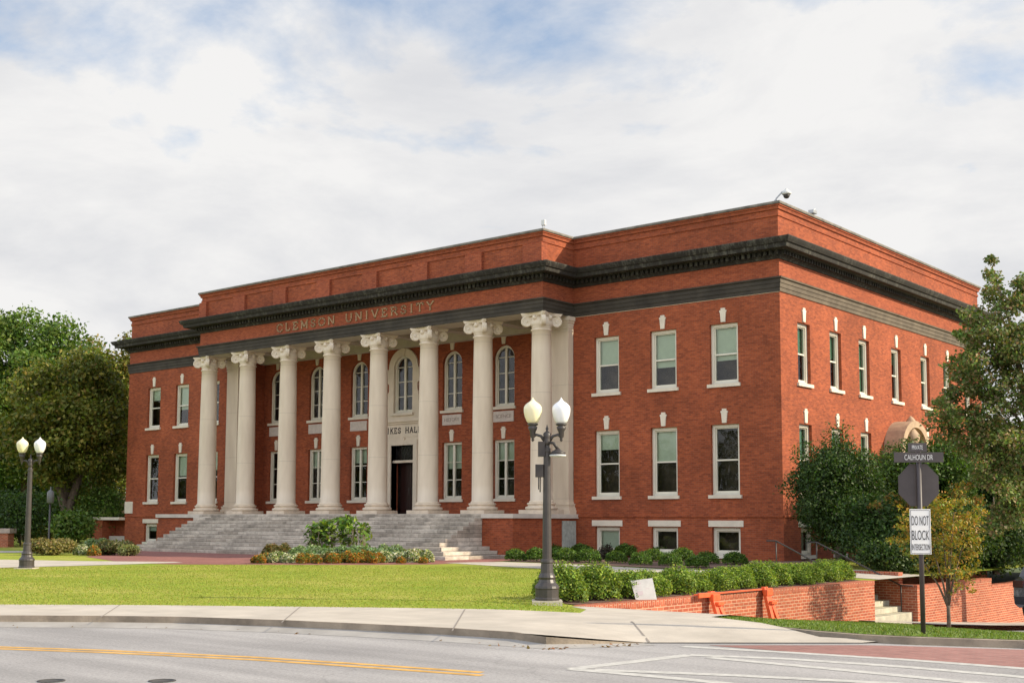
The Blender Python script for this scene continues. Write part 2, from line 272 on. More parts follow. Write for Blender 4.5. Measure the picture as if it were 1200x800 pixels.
# sloping apron where the sidewalk meets the crossing
FRL = [Vector(P0(640, 744)), Vector(P0(700, 748.5, -.07)), Vector(P0(755, 752.4, -.14)), Vector(P0(1010, 752.6, -.14)), Vector(P0(1100, 753, -.14))]
def zpv(x, y):
    p = Vector((x, y)); best = (9, 0)
    for k in range(4):
        a, b = FRL[k], FRL[k+1]; t_ = max(0, min(1, (p-a).dot(b-a)/(b-a).length_squared)); d = (p-a.lerp(b, t_)).length
        if d < best[0]: best = (d, (0, .5, 1, 1)[k]+((.5, .5, 0, 0)[k])*t_)
    return H(x, y)-.142*best[1]*max(0, 1-best[0]/1.6)
PVP = curb_line[:-3]+[tuple(FRL[0]), tuple(FRL[1]), tuple(FRL[2]), P0(900, 752.6, -.14), P0(1010, 752.6, -.14), P0(1060, 749.5, -.14), P0(1010, 745, -.08), P0(960, 740.5, -.04), P0(915, 733.5, -.03), P0(870, 727, -.03), P0(833, 723, -.05), (10.8, -22.6), (10.2, -20.2), (9.2, -18.2), (7.92, -18.6), (7.92, -23.9), (8.7, -24.5)]+lawn_edge[:-1][::-1]
# the apron is one fan of small triangles
def grid_sheet(name, poly, dz, m, zf, step=.35, kind='structure'):
    bm = bmesh.new(); vs = [bm.verts.new((p[0], p[1], 0)) for p in poly]; bm.faces.new(vs)
    xs = [p[0] for p in poly]; ys = [p[1] for p in poly]
    x = min(xs)
    while x < max(xs): bmesh.ops.bisect_plane(bm, geom=bm.verts[:]+bm.edges[:]+bm.faces[:], plane_co=(x, 0, 0), plane_no=(1, 0, 0)); x += step
    y = min(ys)
    while y < max(ys): bmesh.ops.bisect_plane(bm, geom=bm.verts[:]+bm.edges[:]+bm.faces[:], plane_co=(0, y, 0), plane_no=(0, 1, 0)); y += step
    for v in bm.verts: v.co.z = zf(v.co.x, v.co.y)+dz
    bmesh.ops.triangulate(bm, faces=bm.faces[:]); bmesh.ops.recalc_face_normals(bm, faces=bm.faces[:])
    me = bpy.data.meshes.new(name); bm.to_mesh(me); bm.free(); me.materials.append(m)
    uvl = me.uv_layers.new(name='UVMap')
    for l in me.loops: c = me.vertices[l.vertex_index].co; uvl.data[l.index].uv = (c.x, c.y)
    o = bpy.data.objects.new(name, me); COL.objects.link(o); o['kind'] = kind; return o
grid_sheet('sidewalk', PVP, .004, CONC, zpv, .5)
JT = mat('joint_dark', (.24, .21, .18), .9)
for (ua, va), (ub, vb) in (((118, 723.2), (140, 709)), ((330, 729.3), (352, 710.8)), ((530, 739), (545, 713.6)), ((-60, 724), (-42, 709))):
    a = Vector(P0(ua, va)); b = Vector(P0(ub, vb)); n_ = (b-a).normalized(); n_ = Vector((-n_.y, n_.x))*.010; grid_sheet('pavement_joint', [tuple(a+n_), tuple(b+n_), tuple(b-n_), tuple(a-n_)], .008, JT, zpv, 1)
grid_sheet('pavement_joint', [P0(739, 728), P0(741, 728), P0(762, 750.5, -.12), P0(759, 750.5, -.12)], .008, JT, zpv, .3)
island = [P0(833, 722.3, -.05), P0(870, 725.6, -.05), P0(915, 731.5, -.04), P0(960, 737, -.04), P0(1010, 741, -.04), P0(1060, 743.3, -.04), P0(1130, 744.6, -.04), P0(1200, 746, -.04), (19.5, -24.6), (24, -21), (27, -15), (24, -15), (16, -14), (10.4, -13), (9.6, -10.5), (7.9, -11.2), (7.9, -19.2), (9.6, -21.5)]
sheet('grass_verge', island, -.04, VERGE)
sheet('footpath', [(7.9, -11.3), (9.7, -10.6), (9.7, 30), (7.9, 30)], .008, CONC)
# curbs
def curb(name, line, zt, w=.05, depth=.45, inward=1):
    mb = MB(); L = []
    for i, p in enumerate(line):
        a = Vector(line[max(i-1, 0)]); b = Vector(line[min(i+1, len(line)-1)]); d = (b-a).normalized(); n = Vector((-d.y, d.x))*inward
        L.append((Vector(p), Vector(p)+n*w, zt(i, p)))
    for (a, b, z), (c, d, z2) in zip(L, L[1:]):
        mb.face([(a.x, a.y, z), (c.x, c.y, z2), (d.x, d.y, z2), (b.x, b.y, z)])
        mb.face([(a.x, a.y, z-depth), (c.x, c.y, z2-depth), (c.x, c.y, z2), (a.x, a.y, z)])
        mb.face([(b.x, b.y, z-depth), (d.x, d.y, z2-depth), (d.x, d.y, z2), (b.x, b.y, z)])
    o = mb.build(name, CURB); o['kind'] = 'structure'; return o
nC = len(curb_line)
curb('kerb', curb_line, lambda i, p: .012 if i < nC-4 else [.012, -.02, -.09, -.142][i-(nC-4)])
isl_curb = island[:11]
curb('kerb', isl_curb, lambda i, p: H(*p)-.045, w=-.13)
# gutter strip
mb = MB(); gl_ = []
for i, p in enumerate(curb_line):
    a = Vector(curb_line[max(i-1, 0)]); b = Vector(curb_line[min(i+1, nC-1)]); d = (b-a).normalized(); k = nC-1-i; zi = -.145 if k == 0 else (-.13 if k == 1 else (-.115 if k == 2 else -.085))
    gl_.append(((p[0], p[1], zi), (p[0]+d.y*.30, p[1]-d.x*.30, -.147)))
for (a, b), (c, d) in zip(gl_, gl_[1:]): mb.face([b, d, c, a])
mb.build('gutter', mat('gutter_concrete', (.33, .31, .285), .9, noise=.2, nscale=1.5))['kind'] = 'structure'
def P15(u, v): return P0(u, v, -.15)
sheet('crosswalk', [P15(830, 755.8), P15(1010, 755.6), P15(1200, 758.5), P15(1290, 760), P15(1290, 788), P15(1200, 782), P15(1060, 771.5), P15(930, 763.5)], -.1474, XPAVER)
PAINT = mat('road_paint', (.46, .445, .41), .8, noise=.22, nscale=7); YPAINT = mat('yellow_paint', (.55, .31, .07), .8, noise=.3, nscale=5)
def stripe(name, px, w, m, dz=-.147):
    P = [Vector(P15(*q)) for q in px]; A = []; B = []
    for i, p in enumerate(P):
        d = (P[min(i+1, len(P)-1)]-P[max(i-1, 0)]).normalized(); n = Vector((-d.y, d.x))*w/2; A.append(tuple(p+n)); B.append(tuple(p-n))
    return sheet(name, A+B[::-1], dz, m)
stripe('road_marking', [(800, 757), (930, 764.5), (1060, 772.5), (1200, 783), (1300, 790)], .20, PAINT)
stripe('road_marking', [(669, 783.6), (808.5, 767)], .20, PAINT)
stripe('road_marking', [(808, 767), (920, 771.5), (1060, 781), (1200, 793), (1300, 802)], .20, PAINT, -.1466)
stripe('road_marking', [(831, 770), (960, 782), (1146, 800), (1300, 816)], .20, PAINT, -.1462)
stripe('road_marking', [(669, 783.6), (760, 791.5), (849, 800), (950, 812)], .20, PAINT, -.1464)
stripe('road_marking', [(696, 784.5), (860, 791), (1038, 800), (1180, 809)], .20, PAINT, -.1458)
yl = [(-60, 755.6), (0, 757.6), (120, 761.5), (300, 769.8), (420, 777.5), (565, 787.5)]
stripe('yellow_centre_line', yl, .13, YPAINT); stripe('yellow_centre_line', [(u, v+2.2+u/420) for u, v in yl], .13, YPAINT)
# paths and plaza near the building
sheet('brick_plaza', [P0(160, 645), P0(100, 652), P0(148, 659.5), P0(205, 661), P0(300, 661.5), P0(430, 661.5), P0(510, 661), P0(600, 657), (-8.3, -5), (-9, -3), (-34, -3), (-34, -7)], .006, PAVER)
sheet('path', [P0(-80, 655.5), P0(0, 655.5), P0(100, 657.3), P0(205, 658.2), P0(215, 659), P0(100, 662.5), P0(0, 665), P0(-80, 666.5)], .010, CONC)
sheet('path', [P0(520, 659.2), P0(590, 658.2), P0(680, 661.5), P0(770, 666.5), P0(850, 668), P0(960, 666), (7.7, -6), (7.7, -9.5), (4, -9.4), P0(900, 672), P0(800, 673.2), P0(735, 671), P0(660, 667.2), P0(600, 664.3)], .010, CONC)
sheet('planting_bed', [P0(590, 657.6), P0(680, 660.8), P0(770, 665.8), P0(850, 667), P0(960, 664.5), (4, -4), (1.5, 1), (1.5, 20), (0, 20), (0, 0), (-9.6, 0), (-9.6, -3.5)], .02, MULCH)
sheet('planting_bed', [(7.6, -23.4), (7.6, -10.4), (6.5, -10.4), (6.5, -23.2)], .015, MULCH)
sheet('path', [P0(-60, 648), P0(45, 647), P0(60, 645.5), P0(-60, 645)], .010, CONC)
# manhole covers
for u, v, lb in ((60, 797.5, 'round iron cover in the asphalt, leftmost at the bottom edge'), (190, 797.5, 'round iron cover in the asphalt, right of its twin at the bottom edge')):
    mb = MB(); p = at_z(u, v, -.15); mb.lathe((p.x, p.y, -.148), [(.14, 0), (.14, .006), (.12, .006), (.12, .004), (0.02, .005)], 28)
    tag(mb.build('manhole_cover', mat('iron', (.06, .055, .05), .7, noise=.3, nscale=20)), lb, 'manhole cover', 'manhole covers in the road')
# ------------------------------------------------------------------ the hall
XL, XPl, XPr, YS, PM, RW, W = -43.3, -33.40, -9.82, 22.3, -2.14, 1.85, 1.75
ZA, ZB, ZF, ZT = 10.26, 10.82, 11.52, 13.77
CX = [-33.24-.62+.0 + i*3.3 for i in range(8)]
CX = [at_z(u, v, 5).x for u, v in ()] or CX
def on_y(u, v, y): d = ray(u, v); return CAM+d*((y-CAM.y)/d.y)
c1 = on_y(244, 500, -1.55).x; c8 = on_y(634.5, 500, -1.55).x
CX = [c1+(c8-c1)*i/7 for i in range(8)]; CMID = (c1+c8)/2
hall = empty('university_hall', (CMID, 0, 0), 'long two storey red brick hall with eight cream columns, wide stone steps and dark cornice', 'building')
hall.location = (0, 0, 0)
class Fr:                                   # wall frame: a along the wall, z up, d outwards
    def __init__(s, o, a, n): s.o = Vector(o); s.a = Vector(a); s.n = Vector(n)
    def p(s, a, z, d): return s.o+s.a*a+s.n*d+Vector((0, 0, z))
    def box(s, mb, a0, a1, z0, z1, d0, d1):
        mb.hexa([s.p(a0, z0, d0), s.p(a1, z0, d0), s.p(a1, z0, d1), s.p(a0, z0, d1), s.p(a0, z1, d0), s.p(a1, z1, d0), s.p(a1, z1, d1), s.p(a0, z1, d1)])
FRONT = Fr((0, 0, 0), (1, 0, 0), (0, -1, 0)); SIDE = Fr((0, 0, 0), (0, 1, 0), (1, 0, 0)); REAR = Fr((0, RW, 0), (1, 0, 0), (0, -1, 0))
def wall(mb, F, a0, a1, z0, z1, holes, depth=.4):
    A = sorted({a0, a1, *[h[0] for h in holes], *[h[1] for h in holes]}); Z = sorted({z0, z1, *[h[2] for h in holes], *[h[3] for h in holes]})
    for i in range(len(A)-1):
        for j in range(len(Z)-1):
            ca, cz = (A[i]+A[i+1])/2, (Z[j]+Z[j+1])/2
            if any(h[0] < ca < h[1] and h[2] < cz < h[3] for h in holes): continue
            mb.face([F.p(A[i], Z[j], 0), F.p(A[i+1], Z[j], 0), F.p(A[i+1], Z[j+1], 0), F.p(A[i], Z[j+1], 0)])
    for h in holes:
        x0, x1, y0, y1 = h[:4]; ar = len(h) > 4
        if ar:
            r = (x1-x0)/2; c = (x0+x1)/2; zs = y1-r; n = 16; arc = [(c-r*math.cos(math.pi*k/n), zs+r*math.sin(math.pi*k/n)) for k in range(n+1)]
            for k in range(n):
                (p, q), (s, t) = arc[k], arc[k+1]
                mb.face([F.p(p, q, 0), F.p(s, t, 0), F.p(s, y1, 0), F.p(p, y1, 0)]); mb.face([F.p(p, q, 0), F.p(s, t, 0), F.p(s, t, -depth), F.p(p, q, -depth)])
            y1 = zs
        else: mb.face([F.p(x0, y1, 0), F.p(x1, y1, 0), F.p(x1, y1, -depth), F.p(x0, y1, -depth)])
        mb.face([F.p(x0, y0, 0), F.p(x0, y1, 0), F.p(x0, y1, -depth), F.p(x0, y0, -depth)]); mb.face([F.p(x1, y0, 0), F.p(x1, y1, 0), F.p(x1, y1, -depth), F.p(x1, y0, -depth)])
        mb.face([F.p(x0, y0, 0), F.p(x1, y0, 0), F.p(x1, y0, -depth), F.p(x0, y0, -depth)])
ww = 1.26
fcR = [-8.07, -5.26, -2.45]; fcL = [-40.67, -37.92, -35.1]
hR = []
for c in fcR+fcL: hR += [(c-ww/2, c+ww/2, 6.87, 9.26), (c-ww/2, c+ww/2, 2.52, 5.28), (c-.625, c+.625, .2, 1.26)]
sc = [1.98, 4.85, 7.68, 11.15, 14.6, 17.48, 20.35]; sw = 1.08
hS = []
for i, c in enumerate(sc):
    hS += [(c-sw/2, c+sw/2, 6.87, 9.26)]
    if i != 3: hS += [(c-sw/2, c+sw/2, 2.52, 5.28), (c-.55, c+.55, .2, 1.26)]
hS += [(11.15-.9, 11.15+.9, 1.2, 4.6)]
mb = MB()
wall(mb, FRONT, XPr, 0, -.5, ZA, [h for h in hR if h[0] > XPr]); wall(mb, FRONT, XL, XPl, -.5, ZA, [h for h in hR if h[0] < XPl])
wall(mb, SIDE, 0, YS, -3, ZA, hS)
mb.face([(XL, 0, -.5), (XL, YS, -.5), (XL, YS, ZA), (XL, 0, ZA)]); mb.face([(XL, YS, -3), (0, YS, -3), (0, YS, ZA), (XL, YS, ZA)])
# plinth projection below the water table and thin string course
for F, a0, a1 in ((FRONT, XPr, .0), (FRONT, XL, XPl), (SIDE, 0, YS)):
    F.box(mb, a0, a1, 1.66, 1.75, 0, .045)
mb.build('brick_wall', BRICK, hall)
mb = MB()
bays = [CX[i]/2+CX[i+1]/2 for i in range(7)]
hP = []
for i, c in enumerate(bays):
    if i == 3: hP += [(c-.78, c+.78, 1.78, 5.25), (c-.68, c+.68, 6.88, 9.8, 'a')]
    else: hP += [(c-.64, c+.64, 2.52, 5.28), (c-.64, c+.64, 6.84, 9.75, 'a')]
wall(mb, REAR, XPl+.6, XPr-.6, 1.6, ZA+.1, hP)
for x in (XPl+.6, XPr-.6):
    mb.face([(x, 0, 1.6), (x, RW, 1.6), (x, RW, ZA), (x, 0, ZA)])
mb.build('porch_wall', BRICK, hall)
mb = MB()
mb.box(XL+.3, -.3, RW+.9 if 0 else 2.6, YS-.5, 12.0, 12.4); mb.build('roof', ROOF, hall)
# dark rooms behind the windows
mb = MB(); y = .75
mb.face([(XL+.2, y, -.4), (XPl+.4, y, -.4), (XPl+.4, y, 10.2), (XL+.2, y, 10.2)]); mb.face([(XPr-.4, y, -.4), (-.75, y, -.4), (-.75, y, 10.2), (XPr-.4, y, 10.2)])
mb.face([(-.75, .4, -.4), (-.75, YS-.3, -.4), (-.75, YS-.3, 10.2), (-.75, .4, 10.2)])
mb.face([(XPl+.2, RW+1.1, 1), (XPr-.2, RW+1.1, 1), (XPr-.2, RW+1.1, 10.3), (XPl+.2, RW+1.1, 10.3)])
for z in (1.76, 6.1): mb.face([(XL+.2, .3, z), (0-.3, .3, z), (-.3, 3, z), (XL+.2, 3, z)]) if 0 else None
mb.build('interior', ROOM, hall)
wi = 0
def keystone(mb, F, c, z0, h, w=.15):
    pts = [(c-w*.72, z0), (c+w*.72, z0), (c+w, z0+h*.70), (c+w*1.18, z0+h*.72), (c+w*1.18, z0+h*.84), (c+w*.72, z0+h*.86), (c+w*.72, z0+h), (c-w*.72, z0+h), (c-w*.72, z0+h*.86), (c-w*1.18, z0+h*.84), (c-w*1.18, z0+h*.72), (c-w, z0+h*.70)]
    a = [F.p(x, z, .05) for x, z in pts]; b = [F.p(x, z, -.02) for x, z in pts]; mb.face(a)
    for i in range(len(pts)): j = (i+1) % len(pts); mb.face([a[i], a[j], b[j], b[i]])
def window(F, c, w, z0, z1, style, key=True, blind=None, green=False):
    global wi; wi += 1
    F0 = F; F = Fr(F.o-F.n*.08, F.a, F.n)
    a0, a1 = c-w/2, c+w/2; fwid = .115 if style != 'base' else .13
    mb = MB(); t = fwid
    D0, D1 = -.16, -.055
    arch = style == 'arch'
    if arch:
        r = w/2; zs = z1-r; n = 16
        for k in range(n):
            f = [math.pi*q/n for q in (k, k+1)]; P = [(c-rr*math.cos(x), zs+rr*math.sin(x)) for x in f for rr in (r, r-t)]
            o0, i0, o1, i1 = P; mb.hexa([F.p(*o0, D0), F.p(*i0, D0), F.p(*i0, D1), F.p(*o0, D1), F.p(*o1, D0), F.p(*i1, D0), F.p(*i1, D1), F.p(*o1, D1)])
        F.box(mb, a0, a0+t, z0, zs, D0, D1); F.box(mb, a1-t, a1, z0, zs, D0, D1); F.box(mb, a0+t, a1-t, z0, z0+t*.9, D0, D1)
    else:
        F.box(mb, a0, a0+t, z0, z1, D0, D1); F.box(mb, a1-t, a1, z0, z1, D0, D1); F.box(mb, a0+t, a1-t, z1-t, z1, D0, D1); F.box(mb, a0+t, a1-t, z0, z0+t*.8, D0, D1)
    win = mb.build('window', WHITE, hall)
    mb = MB(); s = .045; b0, b1, y0, y1 = a0+t, a1-t, z0+t*.8, z1-t
    if style == 'hung':
        F.box(mb, b0, b0+s, y0, y1, -.2, -.11); F.box(mb, b1-s, b1, y0, y1, -.2, -.11); F.box(mb, b0+s, b1-s, y1-s, y1, -.2, -.11); F.box(mb, b0+s, b1-s, y0, y0+s*1.6, -.2, -.11)
        zm = (y0+y1)/2; F.box(mb, b0+s, b1-s, zm-.03, zm+.03, -.19, -.1)
    elif style == 'base':
        F.box(mb, b0, b0+s, y0, y1, -.2, -.11); F.box(mb, b1-s, b1, y0, y1, -.2, -.11); F.box(mb, b0+s, b1-s, y1-s, y1, -.2, -.11); F.box(mb, b0+s, b1-s, y0, y0+s*1.6, -.2, -.11)
    else:
        F.box(mb, c-.06, c+.06, y0, y1-.02, -.19, -.07)
        rows = 4 if arch else 3; zt = (z1-w/2) if arch else y1
        F.box(mb, b0, b0+s, y0, zt, -.2, -.11); F.box(mb, b1-s, b1, y0, zt, -.2, -.11); F.box(mb, b0+s, c-.06, y0, y0+s*1.6, -.2, -.11); F.box(mb, c+.06, b1-s, y0, y0+s*1.6, -.2, -.11)
        for k in range(1, rows):
            z = y0+((zt+.08 if arch else y1)-y0)*k/(rows-1 if arch else rows); F.box(mb, b0+s, c-.06, z-.018, z+.018, -.17, -.12); F.box(mb, c+.06, b1-s, z-.018, z+.018, -.17, -.12)
    mb.build('sash', WHITE, win)
    mb = MB()
    if arch:
        r = w/2-t*.6; zs = z1-w/2; pts = [(c-r, z0+.05), (c+r, z0+.05)]+[(c+r*math.cos(math.pi*k/16), zs+r*math.sin(math.pi*k/16)) for k in range(17)]
        mb.face([F.p(x, z, -.15) for x, z in pts])
    else: mb.face([F.p(b0-.02, y0-.02, -.15), F.p(b1+.02, y0-.02, -.15), F.p(b1+.02, y1+.02, -.15), F.p(b0-.02, y1+.02, -.15)])
    mb.build('pane', GLASS, win)
    if blind is None: blind = random.choice([0, .35, .5, .55, .6, .3])
    elif 0 < blind < .9: blind = blind+random.uniform(-.05, .05)
    if blind > 0 and not arch:
        mb = MB(); zb = y1-(y1-y0)*blind; nn = max(4, int((y1-zb)/.08))
        for k in range(nn):
            z = zb+(y1-zb)*k/nn; dzz = (y1-zb)/nn; mb.face([F.p(b0, z, -.26), F.p(b1, z, -.26), F.p(b1, z+dzz, -.235), F.p(b0, z+dzz, -.235)])
        mb.build('blind', GREENBLIND if green else BLIND, win)
    mb = MB(); e = .1 if style != 'base' else .05; F0.box(mb, a0-e, a1+e, z0-.13, z0, -.28, .09); mb.build('sill', CREAM if style != 'base' else WHITE, win)
    mb = MB()
    if style == 'base': F0.box(mb, c-.77, c+.77, z1+.03, z1+.27, -.02, .03); mb.build('lintel', CREAM, win)
    elif key: keystone(mb, F0, c, z1+.05, .56 if not arch else .46, .13); mb.build('keystone', CREAM, win)
    return win
bl = {(-8.07, 2): .5, (-5.26, 2): .62, (-2.45, 2): .6, (-8.07, 1): 0.3, (-5.26, 1): .55, (-2.45, 1): 0, (-40.67, 2): .3, (-37.92, 2): .6, (-40.67, 1): .0, (-37.92, 1): .5}
for c in fcR+fcL:
    window(FRONT, c, ww, 6.87, 9.26, 'hung', blind=bl.get((c, 2))); window(FRONT, c, ww, 2.52, 5.28, 'hung', blind=bl.get((c, 1)))
    if c != fcL[2]: window(FRONT, c, 1.25, .2, 1.26, 'base', blind=.95 if c == -8.07 else (.4 if c < -30 else 0))
for i, c in enumerate(sc):
    window(SIDE, c, sw, 6.87, 9.26, 'hung', blind=[.5, .45, .98, .3, .6, .9, .5][i], green=True)
    if i != 3: window(SIDE, c, sw, 2.52, 5.28, 'hung', blind=[.9, .6, .9, .5, .5, .6, .5][i], green=True); window(SIDE, c, 1.1, .2, 1.26, 'base', blind=0)
for i, c in enumerate(bays):
    if i == 3: continue
    window(REAR, c, 1.28, 2.52, 5.28, 'case', blind=[0, .4, .3, 0, .45, .35, .4][i]); window(REAR, c, 1.28, 6.84, 9.75, 'arch')
# stone tablets under the arched windows, inscriptions worn faint
TAB = mat('tablet_stone', (.58, .50, .44), .8, noise=.12, nscale=6); FAINT = mat('worn_letters', (.34, .27, .23), .9)
rotF = Matrix.Rotation(R(90), 4, 'X')
for i, c in enumerate(bays):
    if i == 3: continue
    mb = MB(); REAR.box(mb, c-.62, c+.62, 6.12, 6.62, -.02, .04); o = mb.build('tablet', TAB, hall)
    if i in (4, 5): text_obj('inscription', 'HISTORY' if i == 4 else 'SCIENCE', .24, .004, FAINT, Matrix.Translation((c, RW-.045, 6.37)) @ rotF, o)
# central bay
c = bays[3]; mb = MB()
REAR.box(mb, c-1.45, c-.78, 1.78, 5.35, -.25, .08); REAR.box(mb, c+.78, c+1.45, 1.78, 5.35, -.25, .08); REAR.box(mb, c-1.45, c+1.45, 5.35, 5.66, -.25, .08)
REAR.box(mb, c-1.05, c-.78, 1.78, 5.25, -.3, .14); REAR.box(mb, c+.78, c+1.05, 1.78, 5.25, -.3, .14); REAR.box(mb, c-1.05, c+1.05, 5.25, 5.5, -.3, .14)
REAR.box(mb, c-1.5, c+1.5, 5.66, 6.32, -.05, .10); REAR.box(mb, c-1.62, c+1.62, 6.32, 6.42, -.05, .18); REAR.box(mb, c-1.7, c+1.7, 6.42, 6.56, -.05, .27)
REAR.box(mb, c-1.4, c+1.4, 6.56, 6.88, -.05, .09)
keystone(mb, Fr((0, RW-.1, 0), (1, 0, 0), (0, -1, 0)), c, 5.25, .42, .16)
for s in (-1, 1):                                    # flared shoulders beside the arched window
    pts = [(.66, 6.88), (1.4, 6.88), (1.34, 7.15), (1.12, 7.45), (1.08, 7.9), (1.0, 8.0), (1.0, 8.35), (1.12, 8.45), (1.12, 9.13), (.66, 9.13)]
    a = [REAR.p(c+s*x, z, .1) for x, z in pts]; b = [REAR.p(c+s*x, z, -.02) for x, z in pts]; mb.face(a if s > 0 else a[::-1])
    for i in range(len(pts)): j = (i+1) % len(pts); mb.face([a[i], a[j], b[j], b[i]])
for k in range(16):
    f = [math.pi*q/16 for q in (k, k+1)]; P = [(c-rr*math.cos(x), 9.13+rr*math.sin(x)) for x in f for rr in (1.02, .66)]; o0, i0, o1, i1 = P
    mb.hexa([REAR.p(*o0, -.02), REAR.p(*i0, -.02), REAR.p(*i0, .1), REAR.p(*o0, .1), REAR.p(*o1, -.02), REAR.p(*i1, -.02), REAR.p(*i1, .1), REAR.p(*o1, .1)])
keystone(mb, Fr((0, RW-.1, 0), (1, 0, 0), (0, -1, 0)), c, 9.75, .42, .15)
sur = mb.build('door_surround', STONE, hall)
window(Fr((0, RW-.1, 0), (1, 0, 0), (0, -1, 0)), c, 1.34, 6.88, 9.8, 'arch', key=False)
mb = MB(); REAR.box(mb, c-.78, c+.78, 4.38, 4.50, -.28, -.02); mb.lathe(REAR.p(c, 4.44, .0), [(.05, 0), (.05, .03)], 12, axis=(0, -1, 0)); tb = mb.build('transom_bar', STONE, hall)
mb = MB(); REAR.box(mb, c-.78, c+.78, 4.5, 5.25, -.3, -.25); tr = mb.build('transom_light', mat('dark_glass', (.01, .008, .008), .08), hall)
mb = MB()
for k in range(9):
    for q in (-1, 1):
        x = c-.78+.195*k; a = max(c-.78, min(c+.78, x)); b = max(c-.78, min(c+.78, x+q*.4)); mb.tube([REAR.p(a, 4.52, -.24), REAR.p(b, 5.23, -.24)], .008, 4)
mb.build('lattice', BLACKM, tr)
mb = MB(); REAR.box(mb, c-.74, c-.02, 1.8, 4.36, -.62, -.57); REAR.box(mb, c+.02, c+.74, 1.8, 4.36, -.62, -.57)
for s in (-1, 1):
    for z0, z1 in ((2.0, 2.9), (3.05, 4.2)): REAR.box(mb, c+s*.38-.24, c+s*.38+.24, z0, z1, -.57, -.55)
door = mb.build('door', mat('door_dark', (.03, .012, .01), .35), hall)
mb = MB()
for s in (-1, 1): mb.tube([REAR.p(c+s*.09, 2.75, -.5), REAR.p(c+s*.09, 3.15, -.5)], .015, 6)
mb.build('handle', BRONZE, door)
# serif lettering drawn as strokes
GLY = {'C': (1, [[(.92, .78), (.8, .95), (.5, 1), (.2, .9), (.05, .6), (.05, .4), (.2, .1), (.5, 0), (.8, .05), (.92, .22)]], [(.92, .80, 1)]),
 'L': (.85, [[(.2, 1), (.2, 0), (.85, 0), (.9, .22)]], [(.2, 1, 0)]), 'E': (.85, [[(.85, .8), (.85, 1), (.2, 1), (.2, 0), (.9, 0), (.9, .22)], [(.2, .52), (.62, .52)]], [(.08, 1, 0), (.08, 0, 0), (.62, .52, 1)]),
 'M': (1.15, [[(.15, 0), (.15, 1), (.5, .15), (.88, 1), (.88, 0)]], [(.15, 0, 0), (.88, 0, 0), (.1, 1, 0), (.93, 1, 0)]), 'S': (.85, [[(.85, .75), (.75, .95), (.5, 1), (.2, .9), (.15, .7), (.35, .55), (.7, .45), (.88, .28), (.75, .07), (.5, 0), (.22, .06), (.12, .25)]], [(.85, .75, 1), (.12, .25, 1)]),
 'O': (1.05, [[(.5, 1), (.2, .9), (.05, .6), (.05, .4), (.2, .1), (.5, 0), (.8, .1), (.95, .4), (.95, .6), (.8, .9), (.5, 1)]], []), 'N': (1.05, [[(.15, 0), (.15, 1), (.85, 0), (.85, 1)]], [(.15, 0, 0), (.1, 1, 0), (.85, 1, 0)]),
 'U': (1.05, [[(.15, 1), (.15, .3), (.3, .04), (.5, 0), (.7, .04), (.85, .3), (.85, 1)]], [(.15, 1, 0), (.85, 1, 0)]), 'I': (.5, [[(.5, 0), (.5, 1)]], [(.5, 0, 0), (.5, 1, 0)]),
 'V': (1.05, [[(.1, 1), (.5, 0), (.9, 1)]], [(.1, 1, 0), (.9, 1, 0)]), 'R': (1, [[(.2, 0), (.2, 1), (.65, 1), (.85, .88), (.85, .66), (.65, .52), (.2, .52)], [(.55, .52), (.95, 0)]], [(.2, 0, 0), (.08, 1, 0), (.95, 0, 0)]),
 'T': (.95, [[(.05, .78), (.05, 1), (.95, 1), (.95, .78)], [(.5, 1), (.5, 0)]], [(.5, 0, 0)]), 'Y': (1, [[(.1, 1), (.5, .5), (.9, 1)], [(.5, .5), (.5, 0)]], [(.1, 1, 0), (.9, 1, 0), (.5, 0, 0)]),
 'K': (1, [[(.2, 0), (.2, 1)], [(.85, 1), (.2, .42)], [(.42, .62), (.9, 0)]], [(.2, 0, 0), (.2, 1, 0), (.85, 1, 0), (.9, 0, 0)]), 'H': (1.05, [[(.15, 0), (.15, 1)], [(.85, 0), (.85, 1)], [(.15, .5), (.85, .5)]], [(.15, 0, 0), (.15, 1, 0), (.85, 0, 0), (.85, 1, 0)]),
 'A': (1, [[(.08, 0), (.5, 1), (.92, 0)], [(.24, .36), (.76, .36)]], [(.08, 0, 0), (.92, 0, 0)]), ' ': (.8, [], [])}
def serif_text(txt, F, a0, a1, z0, h, d, st, m, name, parent, gap=.28):
    tot = sum(GLY[ch][0] for ch in txt)+gap*(len(txt)-1); sc_ = (a1-a0)/tot; a = a0; mb = MB()
    for ch in txt:
        w, strokes, ser = GLY[ch]; q = lambda x, y: (a+x*w*sc_, z0+y*h)
        for s_ in strokes:
            pts = [q(*p) for p in s_]
            for (x0, y0), (x1, y1) in zip(pts, pts[1:]):
                l = math.hypot(x1-x0, y1-y0); nx, ny = -(y1-y0)/l*st/2, (x1-x0)/l*st/2; ex, ey = (x1-x0)/l*st*.35, (y1-y0)/l*st*.35
                c4 = [(x0+nx-ex, y0+ny-ey), (x1+nx+ex, y1+ny+ey), (x1-nx+ex, y1-ny+ey), (x0-nx-ex, y0-ny-ey)]
                mb.hexa([F.p(*c4[0], d[0]), F.p(*c4[1], d[0]), F.p(*c4[2], d[0]), F.p(*c4[3], d[0]), F.p(*c4[0], d[1]), F.p(*c4[1], d[1]), F.p(*c4[2], d[1]), F.p(*c4[3], d[1])])
        for x, y, vert in ser:
            X, Z = q(x, y); L = .07*h if vert else .14*h
            if vert: F.box(mb, X-st*.35, X+st*.35, Z-L, Z+L, d[0], d[1]+.001)
            else: F.box(mb, X-L, X+L, Z-st*.35, Z+st*.35, d[0], d[1]+.001)
        a += (w+gap)*sc_
    return mb.build(name, m, parent)
